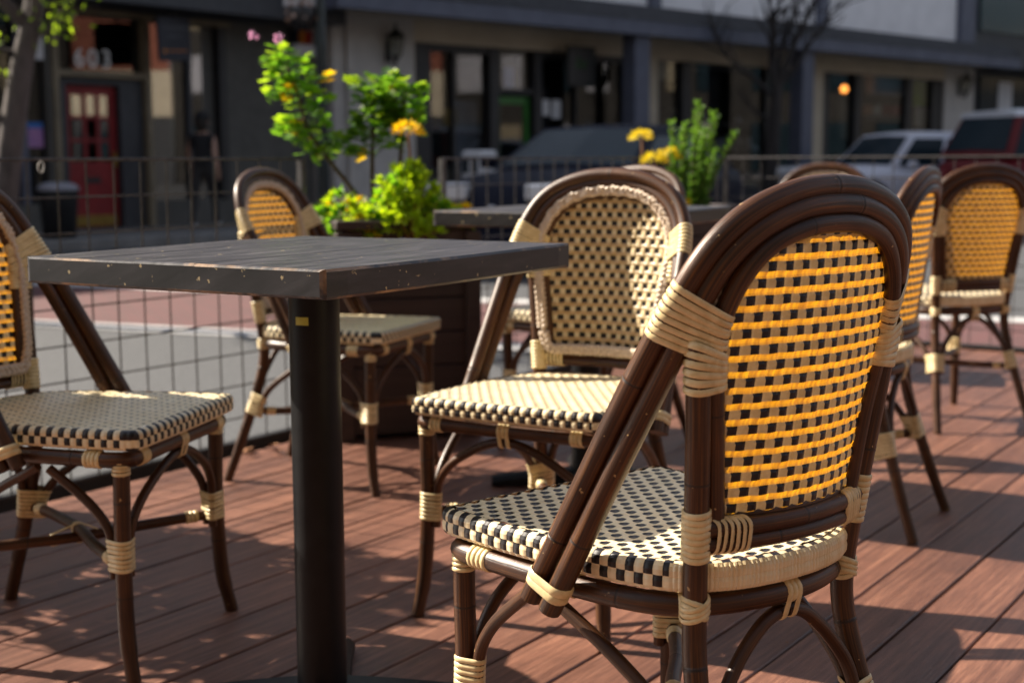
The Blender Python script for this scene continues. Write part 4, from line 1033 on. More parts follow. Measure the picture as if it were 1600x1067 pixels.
# white utility cart / van seen by the first shop
# small potted shrub by the wall
# ================================================================= FENCE
def fence(name_label, A, B, h=.925):
    A, B = Vector((A[0], A[1], 0)), Vector((B[0], B[1], 0)); d = (B - A); Ln = d.length; d.normalize(); e = empty('wire_fence', (A.x, A.y, 0), math.atan2(d.y, d.x)); tag(e, name_label, 'fence', 'wire mesh fence panels round the deck')
    mb = MB(); n = round(Ln / .1)
    for k in range(n + 1): mb.tube([(k * Ln / n, 0, .02), (k * Ln / n + rnd.uniform(-.003, .003), rnd.uniform(-.002, .002), .46), (k * Ln / n, 0, h)], .0026, 5, caps=False)
    for k in range(1, 9): 
        z = h - .103 * k
        mb.tube([(0, .005, z), (Ln * .33, .005, z + rnd.uniform(-.003, .003)), (Ln * .66, .005, z + rnd.uniform(-.003, .003)), (Ln, .005, z)], .0026, 5, caps=False)
    mb.build('wire_mesh', M['wire'], e, True)
    mb = MB(); mb.tube([(0, 0, h), (Ln, 0, h)], .0052, 6); mb.build('top_rail', M['wire'], e, True)
    mb = MB(); mb.tube([(0, 0, .02), (Ln, 0, .02)], .008, 6); mb.build('bottom_rail', M['dark_frame'], e, True)
    for x in (0, Ln):
        mb = MB(); mb.box((x, 0, h / 2), (.022, .022, h)); mb.build('post', M['wire'], e)
    return e
def fl_pt(t, n=-3.18): q = Nd * n + Ld * t; return (q.x, q.y)
t0 = (Vector((-.861, 4.601, 0))).dot(Ld)
f1 = fence('wire mesh fence panel at left, before the red door', fl_pt(t0 - 3.4), fl_pt(t0 + .154))
mb = MB(); 
f2 = fence('wire mesh fence panel behind the two tables, before the dark blue car', fl_pt(t0 + .94), fl_pt(DECK_END))
cn = Nd * -3.18 + Ld * DECK_END; c2 = cn + Nd * 5.4
f3 = fence('wire mesh fence panel at right, before the silver car', (cn.x, cn.y), (c2.x, c2.y))
# white clip on the top rail
e = empty('cable_tie', (-1.284, 3.838, .902), 0); tag(e, 'small white cable tie on the top wire of the left fence', 'clip')
mb = MB(); mb.tube(cr([(0, 0, .02), (.008, 0, .01), (.004, 0, -.012), (-.006, 0, -.008), (-.007, 0, .008), (0, 0, .018)], 3), .0014, 5); mb.build('loop', M['paper'], e, True)

# ================================================================= PLANTERS & PLANTS
def leaf_card(mb, c, d, up, ln, wd, m, lobes=False):
    """a cupped leaf of a few faces"""
    d = d.normalized(); s_ = d.cross(up)
    if s_.length < .05: s_ = d.orthogonal()
    s_.normalize(); n = s_.cross(d)
    if lobes:
        pts = []; k = 11
        for i in range(k):
            a = -2.7 + 5.4 * i / (k - 1); r_ = (1.0 if i % 2 == 0 else .68) * ln * .5
            pts.append(c + d * (ln * .42 + r_ * math.cos(a)) + s_ * (wd / ln * r_ * math.sin(a) * 1.05) + n * (.18 * r_ * abs(math.sin(a))))
        o = c + d * ln * .35
        b = len(mb.v); mb.v.append(tuple(o)); mb.v.extend([tuple(p) for p in pts])
        for i in range(k - 1): mb.f.append((b, b + 1 + i, b + 2 + i)); mb.m.append(m); mb.uv.append([(0, 0)] * 3)
    else:
        p0 = c; p1 = c + d * ln * .35 + s_ * wd * .5 + n * wd * .15; p2 = c + d * ln; p3 = c + d * ln * .35 - s_ * wd * .5 + n * wd * .15; q = c + d * ln * .5
        b = len(mb.v); mb.v.extend([tuple(p) for p in (p0, p1, q, p2, p3)])
        for f in ((0, 1, 2), (1, 3, 2), (0, 2, 4), (2, 3, 4)): mb.f.append(tuple(b + i for i in f)); mb.m.append(m); mb.uv.append([(0, 0)] * 3)
def rv(r_): return Vector((r_.uniform(-1, 1), r_.uniform(-1, 1), r_.uniform(-1, 1)))
def planter_box(loc, a, w, l, h, label):
    e = empty('planter_box', (loc[0], loc[1], .001), a); tag(e, label, 'planter', 'dark wooden planter boxes along the fence')
    mb = MB(); n = 6
    for k in range(n):
        z0 = .02 + (h - .05) * k / n; z1 = .02 + (h - .05) * (k + 1) / n - .004
        for s_ in (-1, 1):
            mb.box((0, s_ * (l / 2 - .012), (z0 + z1) / 2), (w - .002, .022, z1 - z0), 0, 0, bev=.002); mb.box((s_ * (w / 2 - .012), 0, (z0 + z1) / 2), (.022, l - .05, z1 - z0), 0, 0, bev=.002)
    mb.build('planks', M['planter'], e)
    for sx in (-1, 1):
        for sy in (-1, 1): mb = MB(); mb.box((sx * (w / 2 - .005), sy * (l / 2 - .005), (h - .04) / 2), (.05, .05, h - .04), 0, 0, bev=.003); mb.build('corner_post', M['planter'], e)
    mb = MB()
    for s_ in (-1, 1): mb.box((0, s_ * (l / 2 - .01), h - .015), (w + .04, .07, .03), 0, 0, bev=.004); mb.box((s_ * (w / 2 - .01), 0, h - .0155), (.07, l - .09, .028), 0, 0, bev=.004)
    mb.build('rim', M['planter'], e)
    mb = MB(); mb.box((0, 0, h - .07), (w - .05, l - .05, .06)); mb.build('soil', M['soil'], e)
    return e
def geranium(base, path, label, leaves, seed, blossoms=0, yellow=.12, spread=.11, z_from=.25, mats=('leaf_geranium', 'leaf_yellow')):
    r_ = random.Random(seed); e = empty('geranium', base); tag(e, label, 'plant', 'geraniums in the planter')
    P = cr(path, 5); mb = MB(); n = len(P); mb.tube(P, [.010 - .006 * i / n for i in range(n)], 7)
    lf = MB(); fl = MB()
    for b in range(leaves):
        t = z_from + (1 - z_from) * r_.random() ** .8; i = min(n - 1, int(t * (n - 1))); p = P[i]
        a = r_.uniform(0, 6.28); rr = spread * r_.uniform(.3, 1.0) * (1.15 - .45 * t); q = p + Vector((rr * math.cos(a), rr * math.sin(a), r_.uniform(-.02, .05)))
        if r_.random() < .35: mb.tube([p, (p + q) / 2 + Vector((0, 0, .012)), q], .0022, 4, caps=False)
        yl = r_.random() < (yellow * (2.4 if t < z_from + .2 else .5))
        for k in range(r_.randint(2, 4)):
            d = Vector((math.cos(a) + r_.uniform(-.8, .8), math.sin(a) + r_.uniform(-.8, .8), r_.uniform(-.25, .5)))
            ln = r_.uniform(.035, .062); leaf_card(lf, q + rv(r_) * .018, d, Vector((0, 0, 1)) + rv(r_) * .5, ln, ln * 1.05, 1 if yl else r_.choice((0, 0, 0, 2, 3)), True)
    mb.build('stem', M['stem'], e, True); lf.build('leaves', [M[mats[0]], M[mats[1]], M['leaf_dark'], M['leaf_tree']], e)
    if blossoms:
        for k in range(blossoms):
            c = P[-1] + Vector((-.085 * k - .01, r_.uniform(-.02, .02), .05 + .01 * k)); 
            for q in range(26):
                d = rv(r_).normalized(); leaf_card(fl, c + d * .008, d, rv(r_), .014, .011, 0)
        fl.build('blossom', M['petal_pink'], e)
    return e
def mound(base, rx, ry, h, count, label, seed, cols=('leaf_lime', 'leaf_yellow', 'leaf_geranium'), ln=.040, w=(.62, .14, .24), name='sedum'):
    r_ = random.Random(seed); e = empty(name, base); tag(e, label, 'plant', 'low lime plants in the planter')
    mb = MB(); st = MB()
    heads = max(8, count // 13)
    for k in range(heads):
        a = r_.uniform(0, 6.28); u = r_.random(); cz = u ** .8; q = math.sqrt(max(0, 1 - cz * cz)) * r_.uniform(.75, 1.08); x, y = rx * q * math.cos(a), ry * q * math.sin(a); zt = h * (.12 + .88 * cz) * r_.uniform(.82, 1.08)
        if k % 2: st.tube([(x * .3, y * .3, 0), (x * .75, y * .75, zt * .6), (x * .97, y * .97, zt * .97)], .0025, 4, caps=False)
        m = r_.choices((0, 1, 2), w)[0]; hd = Vector((x, y, zt)); out = Vector((x / rx, y / ry, zt / h + .25)).normalized()
        for f in range(17):
            d = (rv(r_) + out * .9).normalized(); c = hd - out * .012 + d * .004 - out * r_.random() * .05 * (f % 3 == 0); leaf_card(mb, c, d, out + rv(r_) * .3, ln * r_.uniform(.6, 1.05), ln * .48, m if r_.random() < .85 else 0)
    st.build('stems', M['stem_red'], e, True); mb.build('leaves', [M[c] for c in cols], e)
    return e
def umbel(base, path, label, seed, rr=.03, parent_mat='petal_yellow'):
    r_ = random.Random(seed); e = empty('yellow_flower', base); tag(e, label, 'flower', 'tall yellow flower heads')
    P = cr(path, 4); mb = MB(); mb.tube(P, .0045, 6); mb.build('stem', M['stem_red'], e, True)
    mb = MB()
    for k in range(170):
        d = rv(r_).normalized(); d.z = abs(d.z) * .8 - .15; c = P[-1] + Vector((d.x * rr, d.y * rr, d.z * rr)) * r_.uniform(.6, 1.0); leaf_card(mb, c, d, rv(r_), .016, .012, 0)
    mb.build('flower_head', M[parent_mat], e)
    return e
th = R(15); cx = -.55 + .22 * math.cos(th) - .22 * math.sin(th); cy = 4.51 + .22 * math.sin(th) + .22 * math.cos(th)
planter_box((cx, cy), th, .44, .44, .725, 'dark wooden planter box of geraniums behind the scuffed table')
S = .665
geranium((-.50, 4.87, S), [(0, 0, 0), (-.03, 0, .12), (-.12, .01, .24), (-.20, .0, .36), (-.24, .01, .50), (-.285, .0, .62)], 'tall leaning geranium with two pink blossoms over the planter', 112, 11, 2, .06, .105, .42)
geranium((-.48, 4.85, S), [(0, 0, 0), (.0, 0, .2), (.005, .01, .36), (.02, .0, .52)], 'upright geranium with dark stem in the middle of the planter', 92, 12, 0, .06, .10, .45, ('leaf_dark', 'leaf_geranium'))
geranium((-.405, 4.87, S), [(0, 0, 0), (.015, 0, .18), (.03, .01, .36), (.045, .0, .51)], 'upright geranium with pale stem, right of the dark stemmed one', 50, 13, 0, .07, .08, .62)
mound((-.56, 4.68, S), .13, .13, .14, 420, 'low lime and yellow sedum at the left of the planter', 21)
mound((-.335, 4.60, S), .128, .11, .235, 1500, 'rounded lime green mound plant in the right half of the planter', 22, w=(.88, .0, .12), ln=.038)
mound((-.20, 4.74, S), .11, .10, .105, 300, 'low trailing yellow plant over the right end of the planter', 23, w=(.55, .3, .15))
mound((-.46, 4.58, S), .12, .06, .10, 260, 'yellow tipped sedum along the front rim of the planter', 24, w=(.5, .32, .18), ln=.040)
umbel((-.34, 4.66, S), [(0, 0, 0), (0, 0, .12), (.005, 0, .26), (-.002, 0, .345)], 'drooping golden flower head above the lime mound plant', 31, .052, 'leaf_yellow')
# far planter
planter_box((.80, 6.72), R(33), .5, .44, .70, 'dark wooden planter box at the far corner of the deck')
def rosemary(base, seed):
    r_ = random.Random(seed); e = empty('rosemary', base); tag(e, 'upright rosemary bush with needle spikes in the far corner planter', 'plant')
    st = MB(); lf = MB()
    for k in range(19):
        a = r_.uniform(0, 6.28); q = r_.random() ** .6 * .13; hgt = r_.uniform(.24, .50) * (1.1 - q * 2.0); lean = r_.uniform(.9, 1.7)
        P = cr([(q * .6 * math.cos(a), q * .6 * math.sin(a), 0), (q * .95 * math.cos(a), q * .95 * math.sin(a), hgt * .5), (q * lean * math.cos(a) + .02, q * lean * math.sin(a), hgt)], 6); st.tube(P, .0035, 5, caps=False)
        for i in range(int(hgt * 620)):
            t = r_.uniform(.08, 1); p = P[min(len(P) - 1, int(t * len(P)))].copy(); p += Vector((0, 0, r_.uniform(-.012, .012))); b = r_.uniform(0, 6.28); leaf_card(lf, p, Vector((math.cos(b), math.sin(b), 1.1)), rv(r_), r_.uniform(.024, .036), .010, 0)
    st.build('stems', M['stem'], e, True); lf.build('needles', [M['rosemary']], e)
rosemary((.86, 6.66, .66), 41)
umbel((.62, 6.60, .66), [(0, 0, 0), (0, 0, .2), (-.01, 0, .36)], 'tallest round yellow flower head in the far corner planter', 42, .056)
umbel((.66, 6.58, .66), [(0, 0, 0), (.01, 0, .14), (.012, 0, .25)], 'yellow flower head below the tallest one in the far planter', 43, .068)
umbel((.73, 6.62, .66), [(0, 0, 0), (.01, 0, .16), (.01, 0, .27)], 'yellow flower head beside the rosemary in the far planter', 44, .062)
mound((.70, 6.56, .66), .14, .11, .19, 480, 'lime sedum clump under the yellow flowers of the far planter', 45)
# planter just past the left edge of the view: it throws the broad shade over the deck
pb = Nd * -3.46 + Ld * 1.80
o = planter_box((pb.x, pb.y), math.atan2(Ld.y, Ld.x), .76, .37, .72, 'long dark planter box in the street just past the left end of the fence'); o.location.z = -.169
hd = empty('hedge_shrub', (pb.x, pb.y, .46), math.atan2(Ld.y, Ld.x)); tag(hd, 'dense clipped green hedge in the long planter past the left frame edge', 'plant')
r_ = random.Random(46); mb = MB(); st = MB()
for k in range(170):
    x, y = r_.uniform(-.38, .38), r_.uniform(-.19, .19); z = .82 * r_.random() ** .8 * (1 - .12 * abs(x) / .38) + r_.uniform(-.03, .05); hp = Vector((x, y, z))
    if k % 9 == 0: st.tube([(x * .5, y * .5, 0), (x * .8, y * .8, z * .5), (x, y, z)], .006, 5, caps=False)
    for f in range(16): d = rv(r_).normalized(); leaf_card(mb, hp + rv(r_) * .05, d, rv(r_), r_.uniform(.05, .09), .045, r_.choice((0, 0, 1)))
st.build('stems', M['stem'], hd, True); mb.build('leaves', [M['leaf_geranium'], M['leaf_dark']], hd)

# dry leaves and litter on the deck
for i, (x, y) in enumerate(((-.83, 4.38), (-.79, 4.43), (-.86, 4.32), (-.76, 4.36), (-.72, 4.45), (-.88, 4.45), (-.80, 4.30), (-.94, 3.45), (.28, 2.2))):
    mb = MB(); a = rnd.uniform(0, 6.28); leaf_card(mb, Vector((0, 0, .004)), Vector((math.cos(a), math.sin(a), .25)), Vector((0, 0, 1)), .055, .03, 0)
    o = mb.build('dry_leaf', M['dry_leaf'], None, True, (x, y, .001)); tag(o, 'curled brown leaf lying on the deck boards', 'leaf', 'dry leaves on the deck')
    if i < 7: o['label'] = 'curled brown leaf in the drift by the fence under the back chair'
    elif i == 7: o['label'] = 'lone brown leaf on the deck near the left fence'
    else: o['label'] = 'lone brown leaf on the deck by the nearest table pole'
mb = MB(); b = []
for i in range(5):
    for j in range(5): b.append((i * .012 - .024 + rnd.uniform(-.003, .003), j * .012 - .024 + rnd.uniform(-.003, .003), .012 + rnd.uniform(-.009, .009)))
mb.grid([b[i * 5:(i + 1) * 5] for i in range(5)]); o = mb.build('paper_scrap', M['paper'], None, False, (1.235, 4.73, .002)); tag(o, 'crumpled white paper scrap on the deck among the right hand chairs', 'litter')

mb = MB()
for k in range(160):
    l = rnd.uniform(-.5, 6); n_ = rnd.uniform(-3.0, 1.2); c = Nd * n_ + Ld * l + Vector((0, 0, .003)); leaf_card(mb, c, Vector((rnd.uniform(-1, 1), rnd.uniform(-1, 1), .1)), Vector((0, 0, 1)), rnd.uniform(.005, .014), rnd.uniform(.003, .007), 0 if k % 3 else 1)
o = mb.build('crumbs', [M['dry_leaf'], M['trim_beige']]); tag(o, 'tiny dry crumbs and leaf bits scattered over the deck boards', 'debris', kind='stuff')

# ================================================================= TREES
def tree(name, base, path, r0, label, trunk_m, limbs, leaf=None, seed=1, crown=None):
    r_ = random.Random(seed); e = empty(name, base); tag(e, label, 'tree')
    P = cr(path, 5); n = len(P); mb = MB(); mb.tube(P, [r0 * (1.15 - .6 * i / n) for i in range(n)], 12)
    mb.build('trunk', trunk_m, e, True)
    cb = MB(); tips = []
    for st, dr, ln, rr in limbs:
        o = P[min(n - 1, int(st * (n - 1)))]; d = Vector(dr).normalized()
        Q = [o]; dd = d.copy()
        for k in range(6): dd = (dd + rv(r_) * .22 + Vector((0, 0, .08))).normalized(); Q.append(Q[-1] + dd * ln / 6)
        cb.tube(Q, [rr * (1 - .13 * k) for k in range(7)], 7)
        for k in range(2, 7):
            for _ in range(3):
                q = Q[k]; d2 = (dd + rv(r_) * .9).normalized(); T = [q, q + d2 * ln * .14, q + d2 * ln * .28 + rv(r_) * .06, q + d2 * ln * .4 + rv(r_) * .1]; cb.tube(T, [rr * .35, rr * .26, rr * .18, rr * .08], 5, caps=False); tips.extend(T[1:])
    cb.build('limbs', trunk_m, e, True)
    if leaf:
        lf = MB()
        for t in tips:
            for k in range(leaf[1]):
                c = t + rv(r_) * leaf[2]; d = rv(r_); d.z -= .3; leaf_card(lf, c, d, rv(r_) + Vector((0, 0, 1)), leaf[3] * r_.uniform(.6, 1.2), leaf[3] * .55, 0)
        lf.build('crown', leaf[0], e)
    return e
tree('street_tree', (-3.47, 9.5, -.16), [(-.02, 0, 0), (-.01, 0, .4), (.03, 0, .8), (.115, 0, 1.31), (.20, 0, 1.73), (.295, .03, 2.16), (.37, .06, 2.9), (.42, .1, 3.8)], .092, 'pale barked street tree with bright leaves at the upper left', M['bark_pale'],
     [(.44, (-.62, -.35, .75), .9, .034), (.66, (-.6, -.5, .7), 1.3, .05), (.68, (.45, -.6, .6), 1.0, .04), (.8, (.4, .6, .6), 1.2, .04), (.82, (-.8, .3, .5), 1.2, .04), (1., (.2, -.5, .8), 1.1, .04), (1., (-.3, .2, .9), 1.1, .04), (.62, (-.8, -.5, .0), .6, .02), (.64, (.7, -.4, .16), .44, .012)], (M['leaf_tree'], 2, .085, .058), 51)
tree('bare_tree', (5.18, 27.9, -.03), [(-.06, 0, 0), (-.02, 0, .9), (.03, 0, 1.7), (.08, 0, 2.4)], .16, 'small leafless street tree before the middle shop window', M['bark_dark'],
     [(1., (.25, 0, 1), 2.2, .085), (1., (-.35, -.2, 1), 2.0, .08), (.9, (-.75, .1, .9), 1.9, .06), (.95, (.65, -.2, .9), 1.9, .06), (.92, (0, -.4, 1), 2.1, .07), (.72, (-.9, 0, .35), .9, .045), (1, (.05, .2, 1), 2.2, .07)], None, 52)

# ================================================================= CARS
def zr_at(prof, x):
    for (xa, za), (xb, zb) in zip(prof[1:-2], prof[2:-1]):
        if xb <= x <= xa: return za + (zb - za) * (xa - x) / max(1e-6, xa - xb)
    return prof[1][1]
def car(name, loc, rz, L_, W_, H_, body_m, label, roof_m=None, kind='sedan', cat='car'):
    """built along +x = front; origin on the ground at the centre"""
    e = empty(name, loc, rz); tag(e, label, cat, 'vehicles in the street')
    hl, hw = L_ / 2, W_ / 2; belt = H_ * (.68 if kind == 'sedan' else .58)
    if kind == 'sedan': top = [(hl - .02, .60), (hl - .10, .80), (hl - .55, .92), (hl * .36, belt + .0), (-hl * .62, belt + .03), (-hl + .10, belt + .0), (-hl, .7)]; cab = [(hl * .40, belt), (hl * .02, H_ - .03), (-hl * .18, H_), (-hl * .42, H_ - .05), (-hl * .80, belt + .02)]
    else: top = [(hl - .02, .5), (hl - .06, .78), (hl - .25, .98), (hl * .42, belt), (-hl + .1, belt + .02), (-hl, .8)]; cab = [(hl * .46, belt), (hl * .20, H_ - .05), (0, H_), (-hl * .80, H_ - .02), (-hl + .10, belt + .02)]
    rows = []
    def ring(x, z):  # cross-section from sill over the top
        f = 1 - .10 * max(0, abs(x) / hl - .72) / .28
        return [(x, -hw * f * .94, .22), (x, -hw * f, .40), (x, -hw * f, z * .72 + .1), (x, -hw * f * .95, z - .03), (x, -hw * f * .80, z), (x, 0, z + .025), (x, hw * f * .80, z), (x, hw * f * .95, z - .03), (x, hw * f, z * .72 + .1), (x, hw * f, .40), (x, hw * f * .94, .22)]
    xs = [hl, hl - .05, hl - .15, hl - .4, hl * .6, hl * .36, hl * .1, -hl * .2, -hl * .5, -hl * .7, -hl + .25, -hl + .08, -hl]
    tp = sorted(top, key=lambda a: a[0])
    def zt(x):
        for (a, za), (b, zb) in zip(tp[:-1], tp[1:]):
            if x <= b: return za + (zb - za) * max(0, (x - a) / (b - a))
        return tp[-1][1]
    mb = MB(); rows = [ring(x, zt(x)) for x in xs]; mb.grid(rows); mb.face(rows[0][::-1]); mb.face(rows[-1]); body = mb.build('body', body_m, e, True)
    # cabin
    mb = MB(); cw = hw * .93; rw = hw * .72
    def cring(x, z):
        k = (z - belt) / (H_ - belt); w_ = cw + (rw - cw) * max(0, min(1, k)); return w_
    prof = cab; rows = []
    L0 = [(x, -cring(x, z), z) for x, z in prof]; R0 = [(x, cring(x, z), z) for x, z in prof]
    n = len(prof)
    mb.grid([[p for p in L0], [(p[0], p[1] * .5, p[2] + .015) for p in L0], [(p[0], 0, p[2] + .02) for p in L0], [(p[0], p[1] * .5, p[2] + .015) for p in R0], R0]); mb.face(L0); mb.face(R0[::-1]); mb.build('cabin', body_m, e)
    if roof_m:
        mb = MB(); t0, t1 = prof[1], prof[-2]; rows = []
        for k in range(7):
            x = t0[0] + .10 + (t1[0] - .06 - t0[0] - .10) * k / 6; z = zr_at(prof, x); rows.append([(x, y * cring(x, z) * 1.03, z + (.05 if abs(y) < .99 else -.03) + .03 * (1 - y * y)) for y in (-1, -.94, -.5, 0, .5, .94, 1)])
        mb.grid(rows); mb.face(rows[0][::-1]); mb.face(rows[-1]); mb.build('roof', roof_m, e, True)
    # windscreens
    def pane(name_, x0, z0, x1, z1, k0, k1, lift):
        m_ = MB(); dx, dz = x1 - x0, z1 - z0; l = math.hypot(dx, dz); nx, nz = dz / l * lift, -dx / l * lift
        if nz < 0: nx, nz = -nx, -nz
        P = []
        for k in (k0, k1):
            x, z = x0 + dx * k, z0 + dz * k; w_ = cring(x, z) * .92; P.append([(x + nx, y * w_, z + nz + .02 * (1 - abs(y))) for y in (-1, -.5, 0, .5, 1)])
        m_.grid(P); m_.build(name_, M['car_glass'], e)
    pane('windscreen', cab[0][0], cab[0][1], cab[1][0], cab[1][1], .1, .93, .012)
    pane('rear_window', cab[-1][0], cab[-1][1], cab[-2][0], cab[-2][1], .15, .9, .012)
    # side windows
    xa, xb = cab[0][0] - .12, cab[-1][0] + .10; zb_, zt_ = belt + .05, H_ - .12
    def xf(z): (x0, z0), (x1, z1) = cab[0], cab[1]; return x0 + (x1 - x0) * min(1, (z - z0) / (z1 - z0)) - .09
    def xr(z): (x0, z0), (x1, z1) = cab[-1], cab[-2]; return x0 + (x1 - x0) * min(1, (z - z0) / (z1 - z0)) + .09
    nw = 3 if kind != 'sedan' else 2
    for sd in (-1, 1):
        for k in range(nw):
            P = []
            for z in (zb_, zt_):
                a, b = xf(z), xr(z); am = xf(zb_) + (xr(zb_) - xf(zb_)) * k / nw; u0 = a + (b - a) * k / nw; u1 = a + (b - a) * (k + 1) / nw
                P.append([(u0 - .04, sd * (cring(0, z) + .006), z), (u1 + .04, sd * (cring(0, z) + .006), z)])
            m_ = MB(); m_.grid(P); m_.build('side_window', M['car_glass'], e)
    for sx in (1, -1):
        for sy in (1, -1):
            wx = hl * .63 * sx; wz = .33 if kind == 'sedan' else .37; m_ = MB(); m_.lathe([(wz * .66, -.11), (wz * .92, -.11), (wz, -.07), (wz, .07), (wz * .92, .11), (wz * .66, .11)], (wx, sy * (hw - .10), wz), 20, 0, 'y'); t_ = m_.build('wheel', M['tyre'], e, True)
            m_ = MB(); m_.lathe([(0, sy * .085), (wz * .25, sy * .10), (wz * .62, sy * .085), (wz * .68, sy * .112)], (wx, sy * (hw - .10), wz), 20, 0, 'y'); m_.build('rim', M['rim'], t_, True)
    for sy in (1, -1):
        m_ = MB(); m_.box((hl - .07, sy * hw * .60, zt(hl - .15) - .02), (.22, hw * .46, .17), sy * -.25, 0, bev=.03); m_.build('headlight', M['lamp_lens'], e)
        m_ = MB(); m_.box((-hl + .03, sy * hw * .74, .78), (.10, .22, .2), 0, 0, bev=.02); m_.build('tail_lamp', M['tail'], e)
        m_ = MB(); m_.box((hl * .30, sy * (hw + .09), belt + .08), (.12, .18, .12), 0, 0, bev=.03); m_.build('mirror', body_m, e)
        m_ = MB()
        for k in range(2): m_.box((hl * .02 - k * hl * .42, sy * (hw + .008), belt - .14), (.16, .02, .03), 0, 0, bev=.006)
        m_.build('door_handle', M['rim'], e)
    m_ = MB(); m_.box((hl + .005, 0, .55), (.03, hw * .9, .14), 0, 0, bev=.01); m_.build('grille', M['dark_frame'], e)
    m_ = MB(); m_.lathe([(0, .03), (.05, .03), (.055, .02), (.055, 0)], (hl + .012, 0, .62), 14, 0, 'x'); m_.build('badge', M['rim'], e, True)
    m_ = MB(); m_.box((hl + .0, 0, .33), (.10, hw * 1.75, .16), 0, 0, bev=.03); m_.box((-hl + .0, 0, .40), (.10, hw * 1.75, .18), 0, 0, bev=.03); m_.build('bumper', M['dark_frame'] if kind == 'suv' else body_m, e)
    return e
a2 = math.atan2(-F2.U.y, -F2.U.x)
car('parked_car', (.95, 15.0, -.17), math.atan2(-.87, -.5), 4.5, 1.78, 1.45, M['navy_car'], 'dark blue car with pale headlights behind the yellow flowers')
car('parked_suv', (7.25, 25.8, -.17), math.atan2(-.42, -.908), 4.6, 1.78, 1.56, M['silver'], 'silver estate car parked before the right hand shop', None, 'suv')
car('parked_suv', (9.75, 24.3, -.17), math.atan2(.36, .93), 4.6, 1.85, 1.84, M['red_car'], 'dark red sport utility car with white roof at the right edge', M['white_car'], 'suv')
car('parked_car', (8.0, 29.3, -.17), a2, 4.4, 1.75, 1.50, M['dark_car'], 'black car partly hidden behind the silver estate car')
e = empty('street_cabinet', (-.42, 18.6, GZ), a2 + math.pi / 2); tag(e, 'small white street cabinet with two dark windows before the green door shop', 'cabinet')
mb = MB(); mb.box((0, 0, .62), (.38, .34, .92), 0, 0, bev=.04); mb.build('case', M['white_card'], e)
for sx in (-1, 1): mb = MB(); mb.box((sx * .085, -.172, .88), (.11, .012, .20), 0, 0, bev=.004); mb.build('window', M['car_glass'], e)
for sx in (-1, 1): mb = MB(); mb.box((sx * .15, 0, .08), (.04, .3, .16)); mb.build('leg', M['dark_frame'], e)

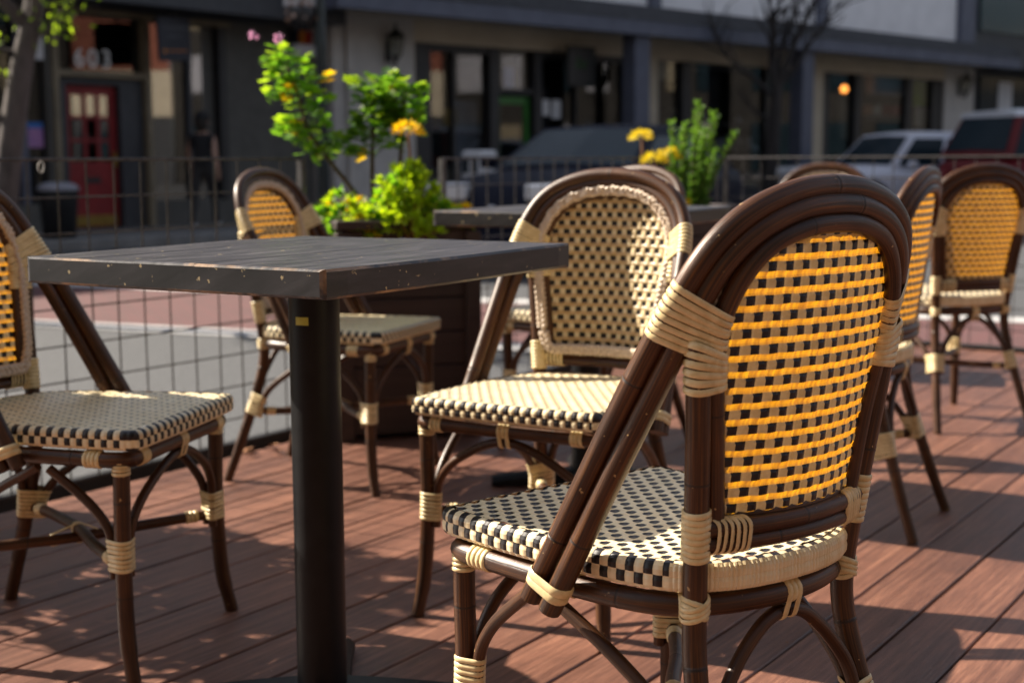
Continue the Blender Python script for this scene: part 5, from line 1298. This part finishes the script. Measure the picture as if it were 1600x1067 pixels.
# ================================================================= PERSON
def person():
    q = F1.p(.95, 0, 1.1); e = empty('person', (q[0], q[1], GZ + .0), F1.rot - math.pi / 2 + .5)
    tag(e, 'person in a black sleeveless top and dark cap walking past the red door', 'person')
    # local: +y is the walking direction
    J = {'pel': (0, 0, .86), 'wa': (0, .0, 1.02), 'ch': (0, .01, 1.20), 'nk': (0, .015, 1.36), 'hd0': (0, .03, 1.44), 'hd1': (0, .035, 1.53), 'hd2': (0, .03, 1.60)}
    verts = []; edges = []; rad = []
    def v(p, r_, par=None):
        verts.append(p); rad.append(r_); i = len(verts) - 1
        if par is not None: edges.append((par, i))
        return i
    pel = v(J['pel'], (.15, .11)); wa = v(J['wa'], (.125, .095), pel); ch = v(J['ch'], (.15, .11), wa); up = v((0, .01, 1.31), (.10, .08), ch); nk = v((0, .015, 1.38), (.05, .05), up); h0 = v((0, .03, 1.455), (.075, .085), nk); h1 = v((0, .03, 1.53), (.08, .095), h0); h2 = v((0, .02, 1.59), (.05, .06), h1)
    for s, sw in ((1, .20), (-1, -.16)):
        hp = v((s * .085, 0, .80), (.085, .09), pel); kn = v((s * .085, sw * .8 + .04, .44), (.058, .06), hp); an = v((s * .085, sw * 1.25 - (.05 if sw < 0 else 0), .085), (.038, .042), kn); v((s * .095, sw * 1.25 + .12, .035), (.035, .03), an)
        sh = v((s * .16, .01, 1.29), (.052, .05), up); el = v((s * .235, -sw * .5 - .02, 1.04), (.038, .04), sh); wr = v((s * .27, -sw * 1.0 + .08, .83), (.026, .03), el); hb = v((s * .272, -sw * 1.05 + .11, .77), (.024, .035), wr)
        for f in range(4): fk = v((s * .272 + (f - 1.5) * .004, -sw * 1.05 + .085 + f * .018, .715 - (.012 if f in (1, 2) else 0)), (.008, .008), hb); v((s * .262 + (f - 1.5) * .004, -sw * 1.05 + .095 + f * .018, .680), (.007, .007), fk)
        th_ = v((s * .262, -sw * 1.05 + .155, .755), (.009, .009), hb); v((s * .258, -sw * 1.05 + .165, .725), (.008, .008), th_)
    me = bpy.data.meshes.new('body'); me.from_pydata(verts, edges, []); o = bpy.data.objects.new('body', me); col.objects.link(o)
    md = o.modifiers.new('s', 'SKIN'); sv = me.skin_vertices[0].data
    for i, r_ in enumerate(rad): sv[i].radius = r_
    sv[0].use_root = True; md.use_smooth_shade = True
    sb = o.modifiers.new('u', 'SUBSURF'); sb.levels = 2; sb.render_levels = 2
    bpy.context.view_layer.update(); dg = bpy.context.evaluated_depsgraph_get(); m2 = bpy.data.meshes.new_from_object(o.evaluated_get(dg)); bpy.data.objects.remove(o)
    m2.materials.clear()
    for k in ('skin', 'black_cloth', 'grey_cloth', 'white_card'): m2.materials.append(M[k])
    for p in m2.polygons:
        c = p.center; arm = abs(c.x) > .175
        p.material_index = 3 if c.z < .075 else (2 if c.z < .88 and not arm and not (abs(c.x) > .2) else (1 if c.z < 1.345 and abs(c.x) < .185 else 0)); p.use_smooth = True
    b = bpy.data.objects.new('body', m2); col.objects.link(b); b.parent = e
    mb = MB(); mb.lathe([(.088, 1.50), (.105, 1.55), (.10, 1.61), (.06, 1.655), (0, 1.665)], (0, .02, 0), 16); mb.lathe([(.10, 1.55), (.15, 1.545), (.15, 1.552), (.10, 1.565)], (0, .035, 0), 16); mb.build('hat', M['black_cloth'], e, True)
    mb = MB(); mb.lathe([(.05, 1.36), (.085, 1.42), (.095, 1.5), (.09, 1.56)], (0, -.005, 0), 14); mb.build('hair', M['hair'], e, True)
    mb = MB(); mb.lathe([(.0, 1.505), (.014, 1.50), (.018, 1.485), (.0, 1.475)], (0, .125, 0), 8)
    for s in (-1, 1): mb.lathe([(0, 1.535), (.011, 1.53), (.011, 1.522), (0, 1.517)], (s * .035, .112, 0), 8); mb.lathe([(0, 1.53), (.016, 1.52), (.016, 1.48), (0, 1.47)], (s * .088, .02, 0), 8)
    mb.build('face', M['skin'], e, True)
person()

# ================================================================= LIGHT, SKY, CAMERA
el = R(36.5); az = Vector((-.920, .392, 0)).normalized(); sd = Vector((az.x * math.cos(el), az.y * math.cos(el), math.sin(el)))
sun = bpy.data.lights.new('sun', 'SUN'); sun.energy = 5.0; sun.angle = R(.53); sun.color = (1, .89, .74)
so = bpy.data.objects.new('sun', sun); col.objects.link(so); so.rotation_mode = 'QUATERNION'; so.rotation_quaternion = sd.to_track_quat('Z', 'Y'); so.location = (0, 0, 20)
wd = bpy.data.worlds.new('World'); scene.world = wd; wd.use_nodes = True; nt = wd.node_tree; nt.nodes.clear()
wo = nt.nodes.new('ShaderNodeOutputWorld'); bg = nt.nodes.new('ShaderNodeBackground'); sk = nt.nodes.new('ShaderNodeTexSky'); sk.sky_type = 'NISHITA'; sk.sun_disc = False; sk.sun_elevation = el; sk.sun_rotation = math.atan2(az.x, az.y)
hs = nt.nodes.new('ShaderNodeHueSaturation'); hs.inputs['Saturation'].default_value = .52; nt.links.new(sk.outputs['Color'], hs.inputs['Color']); nt.links.new(hs.outputs['Color'], bg.inputs['Color']); bg.inputs['Strength'].default_value = .060; nt.links.new(bg.outputs['Background'], wo.inputs['Surface'])
cam = bpy.data.cameras.new('camera'); co = bpy.data.objects.new('camera', cam); col.objects.link(co)
cam.sensor_width = 36; cam.lens = 2179 / 1600 * 36; cam.clip_end = 1500; cam.clip_start = .05
co.matrix_world = Matrix.Translation((0, 0, .917)) @ Matrix.Rotation(R(90 - 7.394), 4, 'X') @ Matrix.Rotation(-.0045, 4, 'Z')
cam.dof.use_dof = True; cam.dof.focus_distance = 1.8; cam.dof.aperture_fstop = 4.7
scene.camera = co
vs = scene.view_settings; vs.view_transform = 'Standard'; vs.look = 'None'; vs.exposure = 1.42; vs.gamma = 1; vs.use_curve_mapping = False
scene.cycles.max_bounces = 8; scene.cycles.transparent_max_bounces = 12
scene.cycles.use_denoising = True
